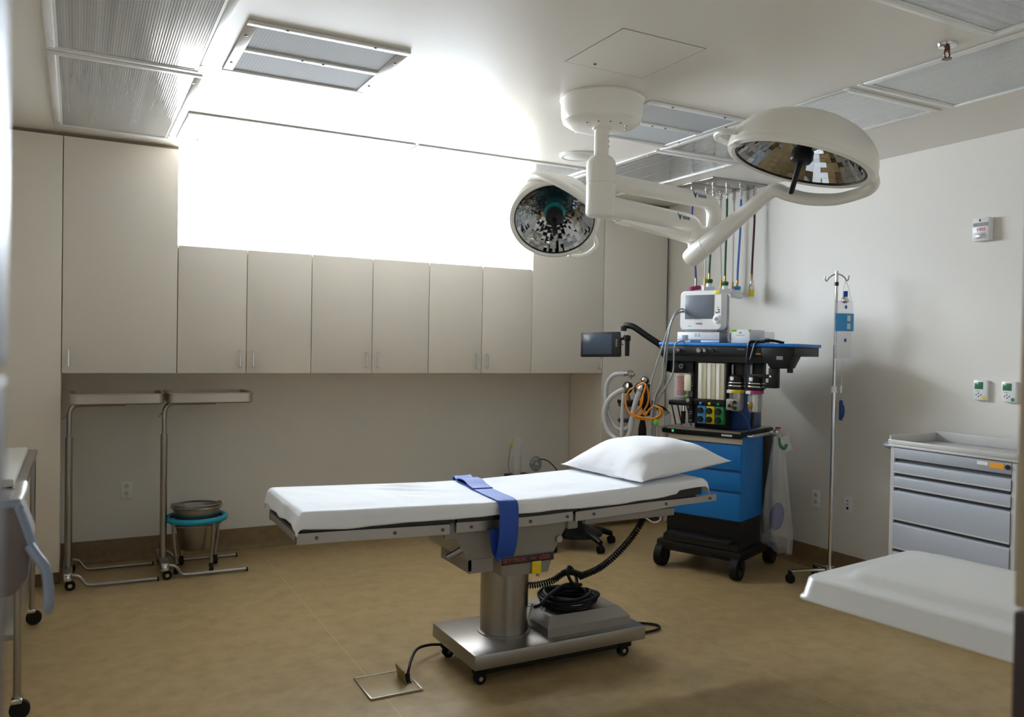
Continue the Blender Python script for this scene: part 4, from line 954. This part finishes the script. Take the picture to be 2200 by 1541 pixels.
# suction stand behind the table
t = thing('suction_stand', 'small suction stand with clear canister and tubing, against the back wall behind the table', 'suction unit', (3.13, 5.72, 0))
MB().bb(-.14, .14, -.11, .11, .05, .09, .01).build('base', 'dark', t)
for x in (-.11, .11):
    for y in (-.08, .08): MB().cyl((x-.01, y, .026), (x+.01, y, .026), .025, seg=16).build('caster', 'rubber', t)
MB().cyl((0, .03, .09), (0, .03, .42), .02).build('post', 'steel2', t)
MB().bb(-.075, .12, -.07, .08, .415, .45, .006).build('platform', 'black', t)
MB().lathe([(.036, .451), (.040, .46), (.042, .70), (.046, .71), (.046, .73), (.02, .738), (0, .738)], (-.005, 0, 0), seg=28).build('canister', 'clear', t)
MB().lathe([(.034, .452), (.036, .60), (0, .60)], (-.005, 0, 0), seg=24).build('liner', 'offwhite', t)
MB().sph((-.062, -.02, .705), (.012, .012, .022), 12, rot=(0, R(20), 0)).build('yellow_valve', 'yellow', t)
MB().tube([(-.045, -.02, .735), (-.06, -.02, .72), (-.075, -.02, .66), (-.085, -.02, .58), (-.085, -.02, .50), (-.06, -.02, .44)], .0045, 8, sm=6).build('tubing', 'cable', t)
MB().torus((.16, -.03, .53), .055, .008, (.2, -1, .1)).torus((.165, -.04, .525), .035, .012, (.3, -1, .3)).tube([(.10, -.03, .53), (.15, -.04, .515), (.20, -.04, .505)], .010, 8).build('coiled_tubing', 'cable', t)
MB().tube([(.19, -.03, .565), (.24, -.03, .56), (.30, -.02, .53), (.36, -.02, .47), (.38, -.02, .40)], .005, 8, sm=5).build('tubing', 'hdark', t)

# ------------------------------------------------------------------ drip stand and bag
t = thing('drip_stand', 'chrome drip stand on casters at the right wall, left of the drawer cart', 'drip stand', (4.19, 3.53, 0))
MB().cyl((0, 0, .11), (0, 0, 1.245), .0135, seg=20).build('lower_tube', 'chrome', t)
MB().cyl((0, 0, 1.22), (0, 0, 1.985), .0098, seg=18).build('upper_tube', 'chrome', t)
MB().lathe([(.018, 1.225), (.018, 1.262), (.010, 1.266)], seg=20).build('lock_collar', 'white', t)
MB().lathe([(.0105, 1.893), (.0125, 1.895), (.0125, 1.915), (.0105, 1.918)], seg=16).build('top_collar', 'dark', t)
MB().box((.03, -.03, 1.115), (.022, .022, .13), .010).sph((.034, -.034, 1.11), (.018, .018, .05), 14).build('clamp_knob', 'mblue2', t)
for sg in (-1, 1):
    d = Vector((.56, -.83, 0))*sg
    MB().tube([Vector((0, 0, 1.965)), d*.02+Vector((0, 0, 1.963)), d*.045+Vector((0, 0, 1.945)), d*.058+Vector((0, 0, 1.925)), d*.068+Vector((0, 0, 1.935)), d*.070+Vector((0, 0, 1.957))], .004, 8, sm=4).build('hook', 'steel2', t)
MB().lathe([(0, .13), (.03, .13), (.034, .09), (.0, .08)], seg=20).build('hub', 'chrome', t)
for k in range(5):
    a = math.atan2(.18, -.18)+2*PI*k/5; d = Vector((math.cos(a), math.sin(a), 0))
    MB().tube([d*.02+Vector((0, 0, .105)), d*.14+Vector((0, 0, .092)), d*.235+Vector((0, 0, .075))], .011, 10, sm=3).build('leg', 'chrome', t)
    n_ = Vector((-d.y, d.x, 0))
    c = MB().cyl(d*.235-n_*.014+Vector((0, 0, .03)), d*.235+n_*.014+Vector((0, 0, .03)), .030, seg=20).cyl(d*.235+Vector((0, 0, .05)), d*.235+Vector((0, 0, .08)), .014).build('caster', 'rubber', t)
t = thing('fluid_bag', 'clear fluid bag with a blue label hanging from the drip stand', 'bag', (4.211, 3.481, 1.924))
dirx = Vector((.88, -.47, 0)); rt = Vector((.8813, -.4727, 0))
def bagpt(u, z, y=0): return rt*u+Vector((.4727, .8813, 0))*y+Vector((0, 0, z))
rings = []
for i in range(17):
    f = i/16; z = -.125-.36*f; th = .020*math.sin(PI*min(1, f*1.0+.02))**.5+.002
    wv = .056+.003*math.sin(f*7)
    rings.append([bagpt(-.006+wv*math.cos(a)*1.0, z, th*math.sin(a)) for a in [2*PI*k/24 for k in range(24)]])
MB().loft(rings).build('bag_film', 'ivfilm', t, smooth=60)
MB().tube([bagpt(0, -.0), bagpt(.018, -.04), bagpt(.03, -.09), bagpt(.04, -.125)], .0015, 6, sm=3).tube([bagpt(0, 0), bagpt(-.012, -.05), bagpt(-.02, -.125)], .0015, 6, sm=3).build('hanger_loop', 'offwhite', t)
lb2 = [[bagpt(u, z, -.024+.010*abs(u/.056)**2-.0) for u in (-.062, -.03, 0, .03, .050)] for z in (-.205, -.315)]
MB().grid(lambda i, j: bagpt(-.062+.112*i, -.205-.11*j, -.0265+.012*abs((-.006+.112*(i-.5))/.056)**2), 10, 4).build('label', 'ivlabel', t)
for z in (-.235, -.285): MB().grid(lambda i, j, z=z: bagpt(.005+.04*i, z+.017-.034*j, -.028+.012*abs((.0+.06*i)/.056)**2), 4, 2).build('label_field', 'offwhite', t)
MB().box(bagpt(.0, -.083, -.004), (.026, .014, .036), .004, rot=(0, 0, R(-28))).build('blue_clamp', 'strap', t)
MB().lathe([(.012, -.10), (.024, -.115), (.024, -.13), (.012, -.14)], bagpt(0, 0), seg=18).build('port_ring', 'chrome', t)
for z in (-.165, -.37): MB().sph(bagpt(-.002, z, -.022), (.010, .006, .012), 12).build('port_mark', 'hpurple', t)
MB().tube([bagpt(-.004, -.48), bagpt(-.006, -.55), bagpt(-.010, -.62), bagpt(-.012, -.67), bagpt(-.014, -.70)], .0022, 6, sm=4).build('drip_line', 'offwhite', t)
MB().cyl(bagpt(-.013, -.655), bagpt(-.014, -.70), .006).build('roller_clamp', 'white', t)

# ------------------------------------------------------------------ drawer cart
t = thing('drawer_cart', 'grey metal drawer cart with a tray top against the right wall', 'cart', (4.24, 2.645, 0))
x0, x1, y0, y1 = -.22, .195, -.345, .345
MB().bb(x0+.012, x1, y0, y1, .10, .955, .004).build('body', 'cart', t)
for a, c in ((y1-.022, y1), (y0, y0+.022)): MB().bb(x0-.001, x0+.012, a, c, .10, .955).build('front_post', 'cartlight', t)
MB().bb(x0-.004, x0+.011, y0+.024, y1-.024, .895, .953, .003).build('top_panel', 'cart', t)
MB().bb(x0-.0055, x0-.0035, -.285, -.215, .917, .945).build('sticker', 'orangetag', t)
MB().bb(x0-.0055, x0-.0035, -.205, -.15, .925, .943).build('paper_label', 'paper', t)
MB().cyl((x0-.003, -.305, .93), (x0-.010, -.305, .93), .012, seg=18).build('lock', 'dark', t)
for z0, z1 in ((.815, .876), (.735, .797), (.555, .717), (.395, .537), (.255, .377), (.115, .237)):
    d = MB().prism([(x0+.010, y0+.024, z0), (x0-.006, y0+.024, z0), (x0-.006, y0+.024, z1-.012), (x0-.002, y0+.024, z1-.004), (x0+.010, y0+.024, z1)], (0, y1-y0-.048, 0)).build('drawer', 'cart', t)
    MB().bb(x0+.0115, x0+.0135, y0+.024, y1-.024, z1, z1+.016).build('gap_shadow', 'cartgap', d)
    MB().bb(x0-.0085, x0-.005, y0+.024, y1-.024, z0, z0+.007).build('grip_lip', 'cartlight', d)
tp = MB().bb(x0-.012, x1, y0-.012, y1+.012, .957, .972, .004)
tp.bb(x0-.012, x0, y0-.012, y1+.012, .972, .997, .003).bb(x1-.012, x1, y0-.012, y1+.012, .972, 1.03, .003).bb(x0, x1-.012, y1, y1+.012, .972, 1.02, .003).bb(x0, x1-.012, y0-.012, y0, .972, 1.02, .003)
tp.build('tray_top', 'cartlight', t)
MB().sph((-.15, y1+.035, .955), (.05, .06, .022), 20).build('push_handle', 'grey', t)
for x in (x0+.06, x1-.06):
    for y in (y0+.06, y1-.06): MB().cyl((x, y-.015, .045), (x, y+.015, .045), .045, seg=20).bb(x-.02, x+.02, y-.02, y+.02, .07, .10).build('caster', 'rubber', t)

# ------------------------------------------------------------------ white cantilever table in the foreground
an = math.atan2(.068, .533)
t = thing('overbed_table', 'white moulded tray table cutting into the lower right corner', 'table', (2.077, 1.881, 0), an)
LX, LY = .70, .98
def rring(ins, z, r):
    P = []
    X0, X1, Y0, Y1 = ins, LX-ins, -LY+ins, -ins
    for cx, cy, a0 in ((X1-r, Y1-r, 0), (X0+r, Y1-r, 90), (X0+r, Y0+r, 180), (X1-r, Y0+r, 270)):
        for k in range(9): a = R(a0+90*k/8); P.append((cx+r*math.cos(a), cy+r*math.sin(a), z))
    return P
zt0 = .75
MB().loft([rring(.012, zt0-.078, .03), rring(-.004, zt0-.074, .045), rring(-.004, zt0-.068, .045), rring(.003, zt0-.062, .045), rring(.012, zt0-.010, .05), rring(.020, zt0-.002, .05), rring(.030, zt0, .05),
           rring(.085, zt0, .05), rring(.097, zt0+.006, .06), rring(.108, zt0+.020, .06), rring(.124, zt0+.026, .06), rring(.17, zt0+.029, .06)]).build('top', 'lid', t, smooth=50)
MB().bb(.60, .68, -.70, -.60, .03, .67, .01).build('column', 'steel2', t)
MB().bb(.56, .72, -.9, -.4, .03, .06, .008).build('foot', 'steel2', t)
MB().bb(.30, .66, -.70, -.60, .655, .671, .004).build('bracket', 'steel2', t)
for y in (-.86, -.44): MB().cyl((.62, y, .02), (.66, y, .02), .02, seg=16).build('caster', 'rubber', t)

# ------------------------------------------------------------------ instrument table and equipment at the left
t = thing('instrument_table', 'stainless instrument table on casters at the left edge of the room', 'table', (-.46, 4.25, 0))
X0, X1, Y0, Y1 = -.30, .285, -.61, .62
MB().bb(X0, X1, Y0, Y1, .872, .90, .004).build('top', 'steel', t)
MB().bb(X0+.01, X1-.02, Y0+.02, Y1-.02, .305, .33, .003).build('lower_shelf', 'steel', t)
MB().bb(X1-.022, X1-.017, Y0+.02, Y1-.02, .285, .345).build('shelf_edge', 'steel2', t)
for x in (X0+.02, X1-.018):
    for y in (Y0+.025, Y1-.025):
        MB().cyl((x, y, .075), (x, y, .875), .0135, seg=18).build('leg', 'steel', t)
        c = MB().cyl((x+.01, y-.026, .036), (x+.01, y-.002, .036), .036, seg=24).build('caster', 'rubber', t)
        MB().bb(x-.02, x+.02, y-.03, y+.02, .06, .082, .006).build('fork', 'chrome', c)
b = MB().bb(-.31, .252, -.60, .44, .9015, .935, .008).build('tray_liner', 'lid')
b.location = (-.46, 4.25, 0); tag(b, 'white tray lying on the stainless instrument table', 'tray')
t = thing('equipment_console', 'blurred grey console with a metal push bar at the left edge, close to the doorway', 'equipment', (-.26, 2.0, 0))
def cx_(x): return x+.26
pp = [(-.42, 1.128), (-.122, 1.126), (-.108, 1.118), (-.080, 1.035), (-.086, .972), (-.112, .937), (-.135, .934), (-.42, .95)]
MB().prism([(cx_(x), -.02, z) for x, z in pp], (0, .22, 0), .006).build('housing', 'mauve', t)
ed = [(-.42, 1.131), (-.125, 1.129), (-.106, 1.120), (-.082, 1.045), (-.078, 1.03)]
MB().tube([(cx_(x), -.012, z) for x, z in ed], .010, 12, sm=4).build('edge_tube', 'jamb', t)
MB().tube([(cx_(x), y, z) for x, y, z in ((-.084, -.02, 1.04), (-.070, -.03, 1.018), (-.054, -.035, .993), (-.049, -.035, .96), (-.047, -.035, .93), (-.047, -.03, .91), (-.049, .0, .892), (-.052, .08, .885))], .0105, 12, sm=5).build('push_bar', 'jamb', t)
MB().tube([(cx_(-.113), .0, 1.125), (cx_(-.106), .05, 1.140), (cx_(-.104), .10, 1.150)], .012, 12, sm=3).build('top_bar', 'lid', t)
MB().cyl((-.02, .1, .05), (-.02, .1, .95), .03).build('column', 'steel2', t)
for k in range(4):
    a = R(20+90*k); d = Vector((math.cos(a), math.sin(a), 0)); o_ = Vector((-.02, .1, 0))
    MB().tube([o_+Vector((0, 0, .07)), o_+d*.20+Vector((0, 0, .065))], .02, 10).build('leg', 'steel2', t)
    MB().cyl(o_+d*.20+Vector((-.012, 0, .025)), o_+d*.20+Vector((.012, 0, .025)), .025, seg=16).bb(o_.x+d.x*.2-.01, o_.x+d.x*.2+.01, o_.y+d.y*.2-.01, o_.y+d.y*.2+.01, .04, .06).build('caster', 'rubber', t)

# ------------------------------------------------------------------ wall devices
def plate(name, label, cat, c, n, w_, h, group=None):
    """root on a wall: local x to the viewer's right, z up, -y out of the wall"""
    rz = 0 if n == 'back' else math.atan2(-1, 0)
    return thing(name, label, cat, c, rz, group)
def outlet_parts(t, kind):
    MB().bb(-.036, .036, -.007, -.0005, -.058, .058, .003).build('cover_plate', 'white' if kind != 'x' else 'offwhite', t)
    if kind == 'duplex':
        for z in (-.024, .024):
            f = MB().lathe([(0, 0), (.016, 0), (.017, -.003), (0, -.003)], (0, -.010, z), (0, -1, 0), 20).build('socket', 'offwhite', t)
            MB().bb(-.008, -.005, -.0112, -.0098, z, z+.008).bb(.005, .008, -.0112, -.0098, z, z+.008).bb(-.002, .002, -.0112, -.0098, z-.009, z-.005).build('slot', 'dark', f)
    elif kind == 'data':
        for z, m, r in ((.030, 'dark', .004), (.006, 'grey', .005), (-.020, 'black', .008)): MB().bb(-r, r, -.009, -.006, z-r, z+r, .001).build('jack', m, t)
t = plate('wall_outlet', 'white double socket on the back wall, between the two tray stands', 'outlet', (.302, YW, .4725), 'back', 0, 0, 'wall outlets'); outlet_parts(t, 'duplex')
t = plate('wall_outlet', 'white double socket low on the right wall, left of the drip stand', 'outlet', (XR, 3.893, .475), 'right', 0, 0, 'wall outlets'); outlet_parts(t, 'duplex')
t = plate('wall_outlet', 'white data plate with dark jacks low on the right wall, right of the drip stand', 'outlet', (XR, 3.633, .476), 'right', 0, 0, 'wall outlets'); outlet_parts(t, 'data')
def thermo(label, y, col):
    t = plate('thermostat', label, 'thermostat', (XR, y, 1.28), 'right', 0, 0, 'thermostats on the right wall')
    MB().bb(-.039, .039, -.026, -.0005, -.056, .056, .004).build('case', 'white', t)
    MB().bb(-.030, .018, -.0275, -.0255, .006, .046, .001).build('screen', 'lcdgreen', t)
    for x, z in ((-.020, -.026), (-.008, -.018), (-.006, -.034), (.006, -.026)): MB().sph((x, -.026, z), (.0045, .002, .0035), 8).build('button', 'txt', t)
    MB().bb(-.022, .0, -.0268, -.0255, -.006, -.003).build('caption', 'grey', t)
    MB().cyl((.025, -.0255, -.042), (.025, -.0275, -.042), .010, seg=18).build('sticker', col, t)
thermo('white thermostat with a yellow dot, left of the two on the right wall', 2.757, 'yellow')
thermo('white thermostat with a green dot, right of the two on the right wall', 2.60, 'green')
t = plate('fire_strobe', 'white fire alarm strobe with red lettering high on the right wall', 'alarm', (XR, 2.765, 2.175), 'right', 0, 0)
MB().bb(-.047, .047, -.045, -.0005, -.062, .066, .004).build('case', 'white', t)
MB().bb(-.042, .042, -.0465, -.0445, .018, .038).build('grille', 'grey', t)
MB().sph((-.005, -.045, .052), (.006, .003, .006), 10).build('screw', 'txt', t)
text('lettering', 'FIRE', .028, t, face_mtx((.004, -.0455, .000), (1, 0, 0), (0, 0, 1)), 'firetext')
MB().box((0, -.052, -.036), (.07, .024, .036), .006).build('strobe_lens', 'clear', t)
MB().box((0, -.047, -.036), (.05, .008, .022), .003).build('reflector', 'chrome', t)

# ------------------------------------------------------------------ camera
f_px, yaw, pit, rol, H = 1744.586, R(28.20516), R(-.85428531), R(1.01864181), 1.47829
Fw = Vector((math.sin(yaw)*math.cos(pit), math.cos(yaw)*math.cos(pit), math.sin(pit)))
Rt = Vector((math.cos(yaw), -math.sin(yaw), 0)); Up = Rt.cross(Fw)
R2 = Rt*math.cos(rol)+Up*math.sin(rol); U2 = -Rt*math.sin(rol)+Up*math.cos(rol)
cd = bpy.data.cameras.new('camera'); cam = bpy.data.objects.new('camera', cd); COL.objects.link(cam)
m = Matrix((R2, U2, -Fw)).transposed().to_4x4(); m.translation = (0, 0, H); cam.matrix_world = m
cd.sensor_fit = 'HORIZONTAL'; cd.sensor_width = 36.; cd.lens = f_px/2200*36; cd.clip_start = .05
cd.dof.use_dof = True; cd.dof.focus_distance = 4.0; cd.dof.aperture_fstop = 3.2
SC.camera = cam

# ------------------------------------------------------------------ daylight
SKY_LOW, SKY_HIGH = 38., 108.
wd = bpy.data.worlds.new('sky'); SC.world = wd; wd.use_nodes = True
nt = wd.node_tree; bg = nt.nodes['Background']
tc = nt.nodes.new('ShaderNodeTexCoord'); sp = nt.nodes.new('ShaderNodeSeparateXYZ'); mr = nt.nodes.new('ShaderNodeMapRange')
nt.links.new(tc.outputs['Generated'], sp.inputs[0]); nt.links.new(sp.outputs['Z'], mr.inputs['Value'])
mr.inputs['From Min'].default_value = .10; mr.inputs['From Max'].default_value = .55; mr.inputs['To Min'].default_value = SKY_LOW; mr.inputs['To Max'].default_value = SKY_HIGH
nt.links.new(mr.outputs['Result'], bg.inputs['Strength'])      # sky brighter overhead, hazier towards the horizon and the ground
bg.inputs[0].default_value = (.81, .905, 1.0, 1)
ld = bpy.data.lights.new('window_daylight', 'AREA'); ld.shape = 'RECTANGLE'; ld.size = wx1-wx0; ld.size_y = CZ-wz0
ld.cycles.is_portal = True
lo = bpy.data.objects.new('window_daylight', ld); COL.objects.link(lo); lo.location = ((wx0+wx1)/2, YW+.12, (wz0+CZ)/2); lo.rotation_euler = (R(90), 0, R(180))
lo.rotation_euler = Vector((0, -1, 0)).to_track_quat('-Z', 'Y').to_euler()
cy = SC.cycles
cy.max_bounces = 12; cy.diffuse_bounces = 8; cy.glossy_bounces = 5; cy.transparent_max_bounces = 16
cy.caustics_reflective = False; cy.caustics_refractive = False; cy.sample_clamp_indirect = 8.
vs = SC.view_settings; vs.view_transform = 'Standard'; vs.look = 'None'; vs.exposure = .04; vs.gamma = 1.; vs.use_curve_mapping = False
